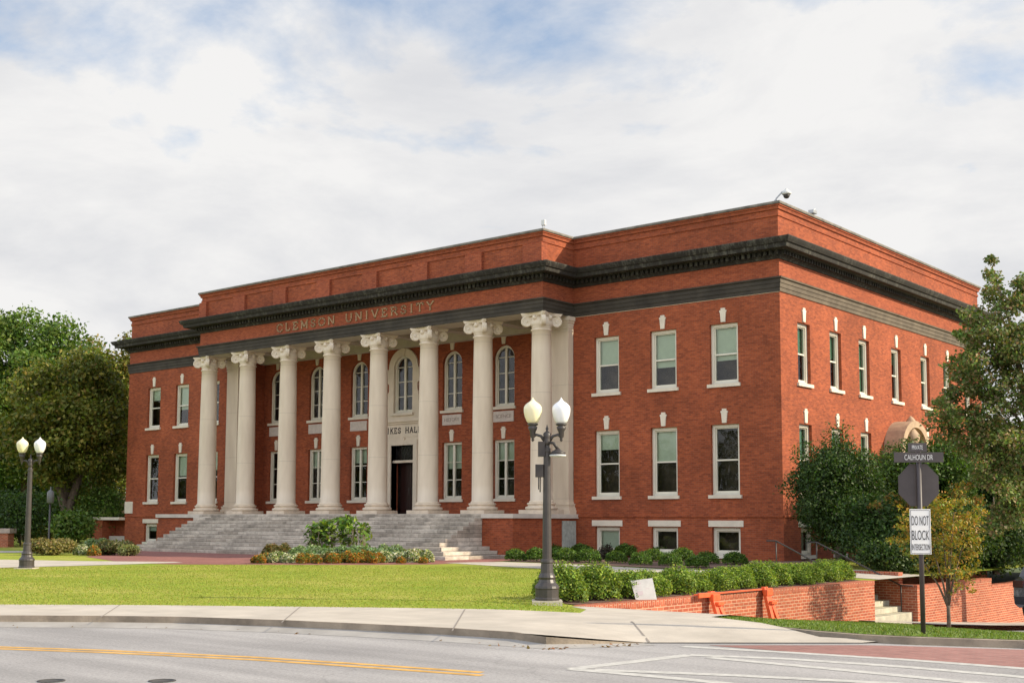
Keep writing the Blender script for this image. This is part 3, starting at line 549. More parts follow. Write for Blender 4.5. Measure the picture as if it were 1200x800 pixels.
serif_text('SIKES HALL', Fr((0, RW-.1, 0), (1, 0, 0), (0, -1, 0)), c-1.32, c+1.28, 5.86, .27, (0, .012), .045, mat('hall_letters', (.05, .035, .03), .6), 'lettering', hall)
PF = Fr((0, PM, 0), (1, 0, 0), (0, -1, 0))
serif_text('CLEMSON UNIVERSITY', PF, on_y(325, 385, PM).x, on_y(509, 360, PM).x, 11.0, .37, (0.0, .05), .055, LETTER, 'lettering', hall, gap=.42)
# entablature, cornice and parapet swept round the plan
PLAN = [(XL, YS), (XL, 0), (XPl, 0), (XPl, PM), (XPr, PM), (XPr, 0), (0, 0), (0, YS)]
def offs(plan, o):
    out = []; n = len(plan)
    for i in range(n):
        p = Vector(plan[i]); a = (p-Vector(plan[i-1])).normalized(); b = (Vector(plan[(i+1) % n])-p).normalized()
        na = Vector((a.y, -a.x)); nb = Vector((b.y, -b.x)); 
        out.append(tuple(p+(na+nb)*o if abs(na.dot(nb)) < .5 else p+na*o))
    return out
# plan runs anticlockwise seen from above, so the right-hand normal points outwards
def sweep(mb, prof, segs=None):
    rings = [[(x, y, z) for x, y in offs(PLAN, o)] for o, z in prof]; n = len(PLAN)
    for j in range(len(prof)-1):
        for i in range(n):
            if segs and i not in segs: continue
            k = (i+1) % n; mb.face([rings[j][i], rings[j][k], rings[j+1][k], rings[j+1][i]])
ARCH = [(.0, ZA), (.04, ZA), (.04, ZA+.15), (.065, ZA+.16), (.065, ZA+.32), (.09, ZA+.33), (.09, ZA+.48), (.15, ZA+.5), (.16, ZB), (0, ZB+.02)]
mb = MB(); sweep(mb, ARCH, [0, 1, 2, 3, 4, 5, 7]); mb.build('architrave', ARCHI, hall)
mb = MB(); sweep(mb, [(.0, ZA-.02), (.012, ZA-.02), (.015, ZA-.003), (0, ZA-.002)], [5]); mb.build('flashing', CREAM, hall)
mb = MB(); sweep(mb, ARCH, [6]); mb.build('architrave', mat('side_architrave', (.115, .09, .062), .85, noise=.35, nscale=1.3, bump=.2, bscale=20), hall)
mb = MB(); sweep(mb, [(.0, ZB), (.0, ZF+.3)]); mb.build('frieze', brick_mat('frieze_brick', (.37, .088, .036), (.25, .055, .026), (.31, .13, .075), stain=.2), hall)
mb = MB(); sweep(mb, [(.0, ZF), (.05, ZF), (.09, ZF+.08), (.14, ZF+.09), (.14, ZF+.30), (.30, ZF+.30), (.34, ZF+.33), (.62, ZF+.335), (.64, ZF+.30), (.66, ZF+.36), (.68, ZF+.46), (.74, ZF+.47), (.80, ZF+.56), (.84, ZF+.64), (.84, ZF+.68), (0, ZF+.78)])
corn = mb.build('cornice', DARKST, hall)
mb = MB(); n = len(PLAN)
for i in range(n-1):
    a = Vector(PLAN[i]); b = Vector(PLAN[i+1]); d = (b-a); L = d.length; d.normalize(); nn = Vector((d.y, -d.x)); k = -.1
    while k < L+.1:
        p = a+d*k; q = p+d*.13; A = [p+nn*.13, q+nn*.13, q+nn*.27, p+nn*.27]; mb.hexa([(v.x, v.y, ZF+.13) for v in A]+[(v.x, v.y, ZF+.29) for v in A]); k += .235
mb.build('dentil_band', DARKST, corn)
mb = MB(); sweep(mb, [(-.04, ZF+.7), (-.04, 13.2), (.0, 13.22), (.0, 13.32), (-.03, 13.33), (-.03, 13.46), (.03, 13.48), (.05, 13.58), (.09, 13.60), (.09, 13.66)])
PF.box(mb, XPl, XPr, ZF+.72, 12.42, -.3, .03)
mb.face([(XL+.35, .35, 13.7), (XL+.35, YS, 13.7), (-.35, YS, 13.7), (-.35, .35, 13.7)]) if 0 else None
par = mb.build('parapet', BRICK, hall)
for i, x in enumerate(CX):                    # brick piers on the portico parapet
    mb = MB(); x0, x1 = x-.48, x+.48
    if i == 0: x0 = XPl-.02
    if i == 7: x1 = XPr+.02
    PF.box(mb, x0, x1, ZF+.7, 13.19, -.3, .11); mb.build('pier', MATS['frieze_brick'], par)

mb = MB(); sweep(mb, [(-.3, 13.66), (.13, 13.66), (.14, 13.70), (.13, 13.76), (-.3, 13.79), (-.32, 12.2)]); mb.build('coping', COPE, par)
# soffit beam and ceiling of the porch
mb = MB(); mb.box(XPl+.1, XPr-.1, -1.5, -.95, ZA+.004, ZA+.5); mb.box(XPl+.06, XPr-.06, PM+.03, -1.5, ZA+.002, ZA+.4)
for x in CX[1:-1]: mb.box(x-.32, x+.32, -.95, RW+.05, ZA+.05, ZA+.5)
for x in (XPl+.35, XPr-.35): mb.box(x-.3, x+.3, -1.45, RW, ZA+.006, ZA+.5)
mb.box(XPl+.2, XPr-.2, RW-.35, RW-.01, ZA-.12, ZA+.4)
mb.box(XPl+.1, XPr-.1, PM+.1, RW+.1, ZA+.32, ZA+.45); mb.build('porch_ceiling', mat('ceiling_paint', (.50, .45, .37), .8, noise=.08), hall)
# columns
def volute_cap(mb, zc, zt, r):
    mb.lathe((0, 0, 0), [(r, zc), (r*1.05, zc+.03), (r*1.03, zc+.07), (r*1.14, zc+.12), (r*1.2, zc+.2), (r*1.15, zc+.27), (r*1.1, zt-.12)], 28)
    n = 8; top = []; q = .69; ins = .17
    for s in range(4):                        # concave abacus
        a = math.pi/2*s-math.pi/4
        p = Vector((math.cos(a), math.sin(a)))*q*1.30; e = Vector((math.cos(a+math.pi/2), math.sin(a+math.pi/2)))*q*1.30
        tt = Vector((-math.sin(a), math.cos(a)))*.06; p0 = p+tt; m_ = Vector((math.cos(a+math.pi/4), math.sin(a+math.pi/4)))
        tt2 = Vector((-math.sin(a+math.pi/2), math.cos(a+math.pi/2)))*.06; e0 = e-tt2
        for k in range(n+1):
            f = k/n; pt = p0.lerp(e0, f)-m_*ins*math.sin(math.pi*f); top.append(pt)
    for (z0, z1, s0, s1) in ((zt-.13, zt-.07, .9, .96), (zt-.07, zt, .96, 1.0)):
        i = len(mb.v); mb.v += [(p.x*s0, p.y*s0, z0) for p in top]+[(p.x*s1, p.y*s1, z1) for p in top]; m = len(top)
        for k in range(m): mb.f.append((i+k, i+(k+1) % m, i+m+(k+1) % m, i+m+k)); mb.sm.append(False)
        mb.f.append(tuple(range(i, i+m))[::-1]); mb.f.append(tuple(range(i+m, i+2*m))); mb.sm += [False, False]
    for s in range(4):
        a = math.pi/4+math.pi/2*s; d = Vector((math.cos(a), math.sin(a), 0)); t = Vector((-d.y, d.x, 0)); cz = zt-.10-.245
        cc = d*.64+Vector((0, 0, cz))
        mb.lathe(cc-t*.085, [(.0, -.02), (.05, -.02), (.07, .012), (.09, .0), (.17, -.0), (.185, -.015), (.225, -.015), (.235, .02), (.235, .15), (.225, .185), (.185, .185), (.17, .17), (.09, .17), (.07, .16), (.05, .19), (0, .19)], 20, axis=t)
        # band sweeping from the neck up into the volute
        pts = [d*r*.7+Vector((0, 0, zt-.22)), d*(r+.02)+Vector((0, 0, zt-.21)), d*.6+Vector((0, 0, zt-.17)), d*.80+Vector((0, 0, zt-.19))]
        mb.tube(pts, [.1, .11, .09, .06], 8)
    for s in range(4):
        a = math.pi/2*s; d = Vector((math.cos(a), math.sin(a), 0)); mb.lathe(d*(r+.05)+Vector((0, 0, zt-.19)), [(.0, -.12), (.09, -.09), (.11, 0), (.07, .09), (0, .11)], 10)
PL0, Z1, Z2 = 1.78, 2.28, 9.58
def column(x, y):
    mb = MB(); R0, R1 = .47, .41; prof = []
    prof += [(R0+.05, 2.28-.03), (R0+.05, 2.28+.02), (R0, 2.36)]
    for k in range(11): f = k/10; prof.append((R0+(R1-R0)*f**1.6, 2.36+(9.5-2.36)*f))
    prof += [(R1+.045, 9.52), (R1+.045, 9.57), (R1, 9.59), (R1, 9.66)]
    col = mb_build_at(mb, prof, x, y)
    b = MB(); b.lathe((0, 0, 0), [(R0+.16, 1.95), (R0+.205, 1.98), (R0+.215, 2.03), (R0+.195, 2.08), (R0+.12, 2.095), (R0+.085, 2.13), (R0+.10, 2.165), (R0+.13, 2.18), (R0+.14, 2.21), (R0+.12, 2.25), (R0+.05, 2.26)], 36)
    b.box(-.68, .68, -.68, .68, PL0, 1.95); b.build('base', mat('base_stone', (.60, .49, .37), .8, noise=.18, nscale=2.5), col, (0, 0, -2)); col_cap = MB(); volute_cap(col_cap, 9.62, ZA, R1); col_cap.build('capital', STONE, col, (0, 0, -2))
    return col
def mb_build_at(mb, prof, x, y):
    mb.lathe((0, 0, -2), prof, 40); o = mb.build('column', COLM, hall, (x, y, 2)); return o
proto = column(CX[0], -1.55)
for x in CX[1:]:
    c_ = proto.copy(); COL.objects.link(c_); c_.location.x = x
    for ch in list(proto.children): q = ch.copy(); COL.objects.link(q); q.parent = c_
for s, x0, x1 in ((0, XPl+.03, XPl+1.0), (1, XPr-1.0, XPr-.03)):
    mb = MB(); mb.box(x0, x1, -.32, .65, 2.28, 9.75); p = mb.build('pilaster', COLM, hall)
    mb = MB()
    for e, z0, z1 in ((.02, 9.62, 9.70), (.05, 9.86, 9.98), (.09, 9.98, 10.08), (.14, 10.08, ZA-.003), (.03, 9.75, 9.86)): mb.box(x0-e, x1+e, -.32-e, .65+e, z0, z1)
    mb.build('capital', STONE, p)
    mb = MB()
    for e, z0, z1 in ((.18, PL0, 1.95), (.15, 1.95, 2.06), (.10, 2.06, 2.16), (.12, 2.16, 2.22), (.05, 2.22, 2.30)): mb.box(x0-e, x1+e, -.32-e, .65+e, z0, z1)
    mb.build('base', COLM, p)
# porch floor, cheek walls and steps
YC, SX0, SX1 = -4.3, -30.0, -11.25
LX = -33.65
mb = MB(); mb.box(LX, SX0, YC, -.3, -.3, 1.60); mb.build('cheek_wall', BRICK, hall); mb = MB(); 
mb.box(SX1, XPr+.17, YC, -.004, -.3, 1.60); mb.build('cheek_wall', BRICK, hall)
mb = MB(); mb.box(LX-.1, SX0, YC-.1, 0.0, 1.602, PL0); mb.box(SX1, XPr+.27, YC-.1, 0.0, 1.602, PL0); mb.box(SX0, SX1, YC, RW, 1.5, PL0-.004); mb.box(LX, SX0, -.2, RW, 1.5, PL0-.004); mb.box(SX1, XPr-.5, 0, RW, 1.5, PL0-.004)
mb.build('porch_floor', mat('porch_stone', (.56, .50, .43), .8, noise=.16, nscale=1.5, bump=.15, bscale=20), hall)
mb = MB(); ns = 11; rise = (PL0-.01)/ns; run = .345
for k in range(ns):
    zt = PL0-.01-rise*k; y0 = YC-.1-run*k if k else YC-.1
    ex = 0
    if k >= ns-3: ex = .42*(k-(ns-4))
    mb.box(SX0-ex*.8, SX1+ex, YC-.12-run*(k), YC-.004 if ex == 0 else YC-.006, -.3 if k == ns-1 else zt-rise-.02, zt-.002*k)
mb.build('steps', STEP, hall, bevel=.012)
# grey access panel, cornerstone, areaway
mb = MB(); FRONT.box(mb, -10.5+.62, -10.5+.62, 0, 0, 0, 0) if 0 else None
mb.box(XPr+.172, XPr+.2, -1.75, -.75, .1, 1.45) if 0 else None
xa = XPr+.17
mb.box(xa, xa+.03, -1.05, -.1, .05, 1.5); mb.build('access_panel', mat('panel_grey', (.38, .40, .36), .8, noise=.3, nscale=5), hall)
mb = MB(); FRONT.box(mb, XL-.02, XL+.78, 1.86, 2.56, -.01, .04); mb.build('cornerstone', CREAM, hall)
# arched stone hood over the side door
c = 11.15; mb = MB(); HOOD = mat('hood_stone', (.40, .28, .18), .8, noise=.2, nscale=4, bump=.3, bscale=15)
z0 = 4.6
for k in range(18):
    f = [math.pi*q/18 for q in (k, k+1)]; P = [(c-rr*math.cos(x)*1.0, z0+rr*math.sin(x)*.85) for x in f for rr in (1.6, 1.25)]; o0, i0, o1, i1 = P
    mb.hexa([SIDE.p(*o0, 0), SIDE.p(*i0, 0), SIDE.p(*i0, .85), SIDE.p(*o0, .85), SIDE.p(*o1, 0), SIDE.p(*i1, 0), SIDE.p(*i1, .85), SIDE.p(*o1, .85)])
SIDE.box(mb, c-1.85, c-1.3, z0-.22, z0, 0, .9); SIDE.box(mb, c+1.3, c+1.85, z0-.22, z0, 0, .9); SIDE.box(mb, c-1.3, c+1.3, z0-.15, z0, 0, .3)
for s in (-1, 1): SIDE.box(mb, c+s*1.55-.2, c+s*1.55+.2, .8, z0-.22, 0, .45)
hood = mb.build('door_hood', HOOD, hall)
mb = MB(); mb.lathe(SIDE.p(c, z0+.02, .6), [(.0, 0), (.28, .02), (.2, .2), (.34, .45), (.38, .7), (.2, .95), (.12, 1.05), (.2, 1.2), (.21, 1.35), (.1, 1.5), (0, 1.58)], 16)
for s in (-1, 1): mb.tube([SIDE.p(c+s*.2, z0+1.0, .55), SIDE.p(c+s*.6, z0+.75, .5), SIDE.p(c+s*.75, z0+.4, .5), SIDE.p(c+s*.55, z0+.15, .5), SIDE.p(c+s*.4, z0+.35, .5)], [.1, .13, .12, .12, .06], 8)
mb.build('ornament', HOOD, hood)
mb = MB(); SIDE.box(mb, c-1.2, c+1.2, z0+.01, z0+.75, 0, .05); SIDE.box(mb, c-.9, c+.9, z0+.75, z0+1.0, 0, .05); mb.build('tympanum', mat('tympanum_shadow', (.10, .06, .045), .9, noise=.4, nscale=5), hood)  # dark brown fill stands in for the deep shadow inside the arch
mb = MB(); SIDE.box(mb, c-.9, c+.9, 1.2, 4.6, -.3, -.2); mb.build('side_door', BLACKM, hall)
# ------------------------------------------------------------------ things on and around the building
def camera_dome(u, v, h, label, k=1):
    p = on_x = None
    d = ray(u, v); p = CAM+d*((0.0-.1-CAM.y)/d.y); root = empty('security_camera', (p.x, .1, 13.79), label, 'camera')
    mb = MB(); mb.lathe((0, 0, 0), [(.07, 0), (.05, .06)], 10); mb.tube([(0, 0, 0), (.02, .02, .12), (.20, .17, .38), (.31, .26, .42)], .028, 8); mb.build('bracket', METAL, root)
    mb = MB(); mb.lathe((.33, .27, .42), [(.05, .08), (.09, .02), (.17, -.04), (.19, -.1), (.17, -.14), (.14, -.15)], 16); mb.build('housing', mat('camera_white', (.6, .6, .58), .4), root)
    mb = MB(); mb.lathe((.33, .27, .42), [(.13, -.15), (.12, -.22), (.08, -.28), (.02, -.3)], 14); mb.build('dome', BLACKM, root)
camera_dome(906, 236, 1, 'dome security camera on a bent bracket at the near roof corner')
root = empty('antenna_box', (XPr-.15, PM+.25, 13.79), 'small white box antenna on two rods on the roof above the last column', 'antenna')
mb = MB(); mb.tube([(-.05, 0, 0), (-.05, 0, .2)], .012, 6); mb.tube([(.05, 0, 0), (.05, 0, .2)], .012, 6); mb.build('rod', METAL, root)
mb = MB(); mb.box(-.1, .1, -.06, .06, .18, .42); mb.build('housing', mat('camera_white'), root, bevel=.02)
root = empty('roof_floodlight', (-.1, 3.2, 13.79), 'small grey fitting on the roof edge above the side wall', 'light')
mb = MB(); mb.tube([(0, 0, 0), (0, 0, .12)], .02, 6); mb.build('stem', METAL, root); mb = MB(); mb.box(-.12, .12, -.16, .16, .12, .26); mb.tube([(0, .14, .26), (0, .2, .4)], .02, 6); mb.build('housing', METAL, root, bevel=.02)
# low areaway wall left of the hall
mb = MB(); mb.box(-46.3, -45.2, -.3, 2, -.3, 1.46); mb.box(-45.2, XL-.02, .6, .9, -.3, 1.46); aw = mb.build('areaway_wall', BRICK); tag(aw, 'low brick stair wall with a pale cap at the far left corner of the hall', 'wall')
mb = MB(); mb.box(-46.42, XL-.03, -.4, 2.1, 1.465, 1.63); mb.build('coping', CREAM, aw)
mb = MB(); mb.box(-45.1, XL-.1, -.2, .5, -.2, .2); mb.box(-45.1, XL-.1, .1, .58, .2, .5); mb.build('step', CONC, aw)
# ------------------------------------------------------------------ street lamps
GLOBE_Y = None
def globe_mat(name, col, em):
    m = bpy.data.materials.new(name); m.use_nodes = True; p = m.node_tree.nodes['Principled BSDF']; p.inputs['Base Color'].default_value = (*col, 1); p.inputs['Roughness'].default_value = .3
    p.inputs['Subsurface Weight'].default_value = .3; p.inputs['Subsurface Radius'].default_value = (.1, .1, .1); return m
GY = globe_mat('globe_cream', (.85, .78, .52), 0); GW = globe_mat('globe_white', (.84, .84, .84), 0)
def street_lamp(u, v, h, label, extras, dirv):
    p = at_z(u, v, 0.0); root = empty('street_lamp', (p.x, p.y, 0), label, 'street lamp', 'twin globe street lamps', rz=dirv)
    k = h/4.0
    mb = MB(); mb.box(-.28, .28, -.28, .28, -.1, .035); mb.build('footing', CONC, root)
    mb = MB(); mb.lathe((0, 0, 0), [(.235, .03), (.235, .07), (.22, .09), (.22, .24), (.235, .26), (.225, .30), (.17, .36), (.15, .42), (.165, .46), (.15, .50), (.125, .54), (.11, .72), (.125, .74), (.12, .78), (.10, .80)], 16, smooth=False); mb.build('base', BRONZE, root)
    mb = MB(); mb.lathe((0, 0, 0), [(.088, .79), (.085, 1.2), (.066, 3.0*k), (.075, 3.02*k), (.075, 3.08*k), (.055, 3.1*k), (.05, 3.15*k)], 16, smooth=False); mb.build('pole', BRONZE, root)
    mb = MB(); mb.lathe((0, 0, 0), [(.05, 3.14*k), (.075, 3.2*k), (.06, 3.26*k), (.065, 3.3*k), (.075, 3.38*k), (.05, 3.41*k), (.015, 3.44*k), (.03, 3.48*k), (.012, 3.53*k), (.003, 3.57*k)], 12)
    for s in (-1, 1):
        mb.tube([(s*.04, 0, 3.22*k), (s*.11, 0, 3.33*k), (s*.2, 0, 3.36*k), (s*.26, 0, 3.33*k)], [.032, .028, .026, .03], 8)
        mb.lathe((s*.27, 0, 0), [(.008, 3.22*k), (.03, 3.25*k), (.02, 3.28*k), (.05, 3.32*k), (.055, 3.42*k), (.08, 3.47*k), (.09, 3.52*k), (.06, 3.53*k), (.095, 3.555*k), (.11, 3.57*k), (.09, 3.59*k)], 12)
    mb.build('arm', BRONZE, root)
    for s, gm_ in ((-1, GY), (1, GW)):
        mb = MB(); g = 3.585*k; mb.lathe((s*.27, 0, 0), [(.08, g), (.12, g+.05), (.152, g+.13), (.17, g+.21), (.174, g+.27), (.168, g+.315), (.145, g+.355), (.105, g+.39), (.06, g+.42), (.035, g+.445), (.016, g+.475), (.004, g+.50)], 20); mb.build('globe', gm_, root)
    if extras:
        mb = MB(); mb.box(-.17, -.04, -.07, .07, 2.72, 3.0); mb.build('control_box', BLACKM, root); mb = MB(); mb.box(-.22, -.07, -.06, .06, 2.33, 2.57); mb.tube([(-.13, 0, 2.34), (-.13, 0, 2.05)], .012, 5); mb.tube([(-.16, 0, 2.34), (-.16, 0, 2.1)], .01, 5); mb.build('control_box', BLACKM, root)
        mb = MB(); mb.tube([(.05, -.06, 2.98), (.12, -.08, 2.97), (.2, -.1, 2.86)], .03, 7); mb.lathe((.2, -.1, 2.75), [(.14, 0), (.145, .04), (.06, .09), (.03, .12)], 16); cmr = mb.build('camera', BLACKM, root)
        mb = MB(); mb.lathe((.2, -.1, 2.73), [(.05, -.02), (.155, -.012), (.158, .02), (.1, .022)], 18); mb.build('rim', mat('camera_white'), cmr)
    return root
DV = math.atan2(r2.y, r2.x)
street_lamp(641, 705, 3.73, 'nearer dark street lamp with cream and white globes, camera on its pole, by the hedge', True, DV)
street_lamp(31, 666, 3.95, 'dark street lamp with cream and white globes standing beside the path before the left trees', False, DV)
p = at_depth(57, 640, 62); root = empty('pathway_lamp', (p.x, p.y, 0), 'slim dark post lamp with a grey cylinder head in front of the left trees', 'lamp')
mb = MB(); mb.lathe((0, 0, 0), [(.09, 0), (.07, .1), (.05, .2), (.045, 2.3)], 10); mb.build('pole', BRONZE, root)
mb = MB(); mb.lathe((0, 0, 0), [(.1, 2.3), (.17, 2.35), (.17, 2.85), (.12, 2.92), (.03, 3.0), (.02, 3.15)], 12); mb.build('lamp_head', mat('lamp_head_grey', (.13, .13, .13), .5), root)
# stone ended brick bench wall far left
p = at_depth(-4, 645, 66); mb = MB(); mb.box(-1.6, .75, -.4, .4, .0, .75); bw_ = mb.build('bench_wall', BRICKW, None, (p.x, p.y, 0)); tag(bw_, 'low brick garden wall with pale cap at the far left edge', 'wall'); bw_.rotation_euler = (0, 0, DV)
mb = MB(); mb.box(-1.7, .85, -.46, .46, .75, 1.0); mb.build('coping', mat('cap_pink', (.42, .33, .29), .8, noise=.2), bw_)
# ------------------------------------------------------------------ signs on the pole
p = at_z(1082, 739, -.04); sg = empty('sign_post', (p.x, p.y, H(p.x, p.y)), 'dark sign pole on the verge with street name, stop sign back and white notice', 'sign', rz=DV-R(4))
SIGNB = mat('sign_brown', (.055, .044, .043), .5, noise=.15, nscale=6); ppm = FPX/((p-CAM).dot(fw))
def zz(v): return (739-v)/ppm
mb = MB(); mb.tube([(0, 0, -.3), (0, 0, zz(519))], .035, 12); mb.build('pole', SIGNB, sg)
a = (1101-1054)/ppm/2; zc = zz(568.5); hh = a*1.07; mb = MB(); t = math.tan(R(22.5))
oc = [(-a, -hh*t), (-a*t, -hh), (a*t, -hh), (a, -hh*t), (a, hh*t), (a*t, hh), (-a*t, hh), (-a, hh*t)]
mb.face([(x, .04, zc+z) for x, z in oc]); mb.face([(x, .046, zc+z) for x, z in oc][::-1])
for i in range(8): j = (i+1) % 8; mb.face([(oc[i][0], .04, zc+oc[i][1]), (oc[j][0], .04, zc+oc[j][1]), (oc[j][0], .046, zc+oc[j][1]), (oc[i][0], .046, zc+oc[i][1])])
mb.build('stop_sign', SIGNB, sg)
mb = MB(); x0, x1 = (1068-1081)/ppm, (1092-1081)/ppm; mb.box(x0, x1, -.044, -.038, zz(650), zz(597)); w_ = mb.build('notice', mat('sign_white', (.80, .80, .77), .45), sg, bevel=.003); BLK = mat('sign_black', (.02, .02, .02), .5)
mb = MB()
for e in (.012,):
    X0, X1, Z0, Z1 = x0+e, x1-e, zz(650)+e, zz(597)-e; b_ = .005
    for q in ((X0, X1, Z0, Z0+b_), (X0, X1, Z1-b_, Z1), (X0, X0+b_, Z0, Z1), (X1-b_, X1, Z0, Z1)): mb.box(q[0], q[1], -.0465, -.044, q[2], q[3])
mb.build('border', BLK, w_)
xm = (x0+x1)/2; W_ = (x1-x0)
for txt, v, s, wd in (('DO NOT', 610.5, 15, .83), ('BLOCK', 627.5, 15, .83), ('INTERSECTION', 641.5, 9.5, .86)):
    o = text_obj('text', txt, 1, .001, BLK, Matrix.Identity(4), w_); bb = [v_.co.copy() for v_ in o.data.vertices]; wx = max(b.x for b in bb)-min(b.x for b in bb); hy = max(b.y for b in bb)-min(b.y for b in bb); my = (max(b.y for b in bb)+min(b.y for b in bb))/2; mx_ = (max(b.x for b in bb)+min(b.x for b in bb))/2
    o.data.transform(Matrix.Translation((xm, -.046, zz(v))) @ rotF @ Matrix.Diagonal((W_*wd/wx, s*.74/ppm/hy, 1, 1)) @ Matrix.Translation((-mx_, -my, 0)))
def blade(u0, u1, v0, v1, txt, tw, th, y, rz, tcol):
    c_ = ((u0+u1)/2-1075)/ppm if 0 else 0
    mb = MB(); mb.box((u0-1076)/ppm, (u1-1076)/ppm, y-.003, y+.003, zz(v1), zz(v0)); b_ = mb.build('street_name_plate', SIGNB, sg, bevel=.004)
    xm = ((u0+u1)/2-1076)/ppm; o = text_obj('text', txt, 1, .001, tcol, Matrix.Identity(4), b_); bb = [v_.co for v_ in o.data.vertices]
    wx = max(b.x for b in bb)-min(b.x for b in bb); hy = max(b.y for b in bb)-min(b.y for b in bb); my = (max(b.y for b in bb)+min(b.y for b in bb))/2; mx_ = (max(b.x for b in bb)+min(b.x for b in bb))/2
    o.data.transform(Matrix.Translation((xm, y-.0045, zz((v0+v1)/2))) @ rotF @ Matrix.Diagonal((tw/ppm/wx, th/ppm/hy, 1, 1)) @ Matrix.Translation((-mx_, -my, 0))); return b_
STX = mat('sign_text', (.62, .62, .6), .5)
blade(1046.5, 1104, 530, 542, 'CALHOUN DR', 33, 6.2, -.042, 0, STX)
blade(1063, 1085, 519, 529.5, 'PRIVATE', 12.5, 5, -.042, 0, STX)
mb = MB(); mb.box(-.05, .05, -.038, .012, zz(538), zz(534)); mb.box(-.04, .04, -.038, .012, zz(527), zz(522)); mb.build('bracket', SIGNB, sg)
# ------------------------------------------------------------------ garden walls, stairs, rails
def gwall(name, x0, x1, y0, y1, zt, label, cap=.1):
    mb = MB(); n = max(1, int(abs(y1-y0)/1.5)) if abs(y1-y0) > abs(x1-x0) else 1
    mb.box(x0, x1, y0, y1, -3.5, zt-cap); o = mb.build(name, BRICKW); tag(o, label, 'wall'); mb = MB(); mb.box(x0-.008, x1+.008, y0-.008, y1+.008, zt-cap+.001, zt); mb.build('coping', SOLDIER, o); return o
wA = gwall('garden_wall', 7.6, 7.9, -23.6, -10.25, -.07, 'long low sunlit brick retaining wall in front of the rounded hedge', .11)
mb = MB(); mb.box(3.4, 7.35, -7.25, -6.95, -3, -.03); mb.box(7.35, 7.9, -7.25, -6.95, -3, -.38); mb.box(7.6, 7.9, -6.95, -2.6, -3.5, -.40); mb.box(7.6, 7.9, -2.6, -.9, -3.5, -.42); mb.box(7.6, 7.9, -.9, 16, -3.5, -.62)
wC = mb.build('garden_wall', BRICKW); tag(wC, 'stepped brick garden wall right of the stairs, behind the small yellow tree', 'wall')
mb = MB(); mb.box(3.39, 7.36, -7.26, -6.94, -.028, .04); mb.box(7.362, 7.91, -7.26, -6.94, -.378, -.31); mb.box(7.59, 7.91, -6.938, -2.6, -.398, -.33); mb.box(7.59, 7.91, -2.598, -.9, -.418, -.32); mb.box(7.59, 7.91, -.898, 16, -.618, -.55); mb.build('coping', SOLDIER, wC)
mb = MB()
zb = H(8, -8.8)+.01; ns_ = 8; rs = (0-zb)/ns_
for k in range(ns_): mb.box(3.5, 7.75-.34*k, -10.2, -7.262, zb+rs*k-(.5 if k == 0 else 0), zb+rs*(k+1)-(.002 if k < ns_-1 else -.01))
st = mb.build('garden_steps', mat('step_concrete', (.45, .42, .33), .9, noise=.25, nscale=3, bump=.3, bscale=30), bevel=.012); tag(st, 'concrete steps rising between the two brick garden walls', 'steps')
def rail(y, xs, zs, label, ext):
    root = empty('handrail', (xs[0], y, zs[0]-.9), label, 'handrail', 'handrails beside the garden steps'); b = Vector(root.location)
    pts = [Vector((xs[0]+ext, y, zs[0]))-b, Vector((xs[0], y, zs[0]))-b, Vector((xs[1], y, zs[1]))-b, Vector((xs[1]-.3, y, zs[1]))-b]
    mb = MB(); mb.tube(pts, .022, 8); mb.build('rail', BLACKM, root)
    for i in (0, 1): mb = MB(); mb.tube([Vector((xs[i], y, zs[i]))-b, Vector((xs[i], y, zs[i]-.95))-b], .02, 8); mb.build('post', BLACKM, root)
rail(-7.45, (7.5, 4.9), (-.32, .88), 'dark handrail sloping down beside the brick wall right of the steps', .35)
rail(-10.05, (7.3, 4.9), (-.2, .95), 'handrail on the hedge side of the garden steps', .2)
# barricade leaning against the wall
bx = 8.0; y0, y1 = -19.25, -16.3
root = empty('barricade', (8.1, -17.8, -.6), 'orange folding road barricade leaning on the brick retaining wall', 'barricade'); b0 = Vector(root.location)
for yy in (y0+.3, y1-.25):
    zb_ = H(8.2, yy); zt_ = .0
    mb = MB()
    for s, f in ((-.03, -.22), (.03, .22)):
        A = Vector((8.20, yy+f*.55, zb_)); B = Vector((7.99, yy+s*.5-.05, zt_+.02)); d = .045
        mb.hexa([A+Vector((-d, -.065, 0))-b0, A+Vector((d, -.065, 0))-b0, A+Vector((d, .065, 0))-b0, A+Vector((-d, .065, 0))-b0, B+Vector((-d, -.065, 0))-b0, B+Vector((d, -.065, 0))-b0, B+Vector((d, .065, 0))-b0, B+Vector((-d, .065, 0))-b0])
    mb.build('leg', ORANGE, root, bevel=.01)
    mb = MB(); c_ = Vector((8.06, yy-.02, -.06))-b0; mb.box(c_.x-.05, c_.x+.06, c_.y-.14, c_.y+.14, c_.z-.12, c_.z+.02); c_ = Vector((8.17, yy, (zb_+0)/2))-b0; mb.box(c_.x-.045, c_.x+.05, c_.y-.12, c_.y+.12, c_.z-.02, c_.z+.05); mb.build('joint', ORANGE, root, bevel=.01)
mb = MB(); mb.box(7.92-b0.x, 7.99-b0.x, y0-.35-b0.y, y1+.1-b0.y, -.05-b0.z, -.022-b0.z); mb.box(8.02-b0.x, 8.06-b0.x, y0-.35-b0.y, y0+.35-b0.y, -.1-b0.z, .0-b0.z)
mb.build('board', ORANGE, root, bevel=.008)
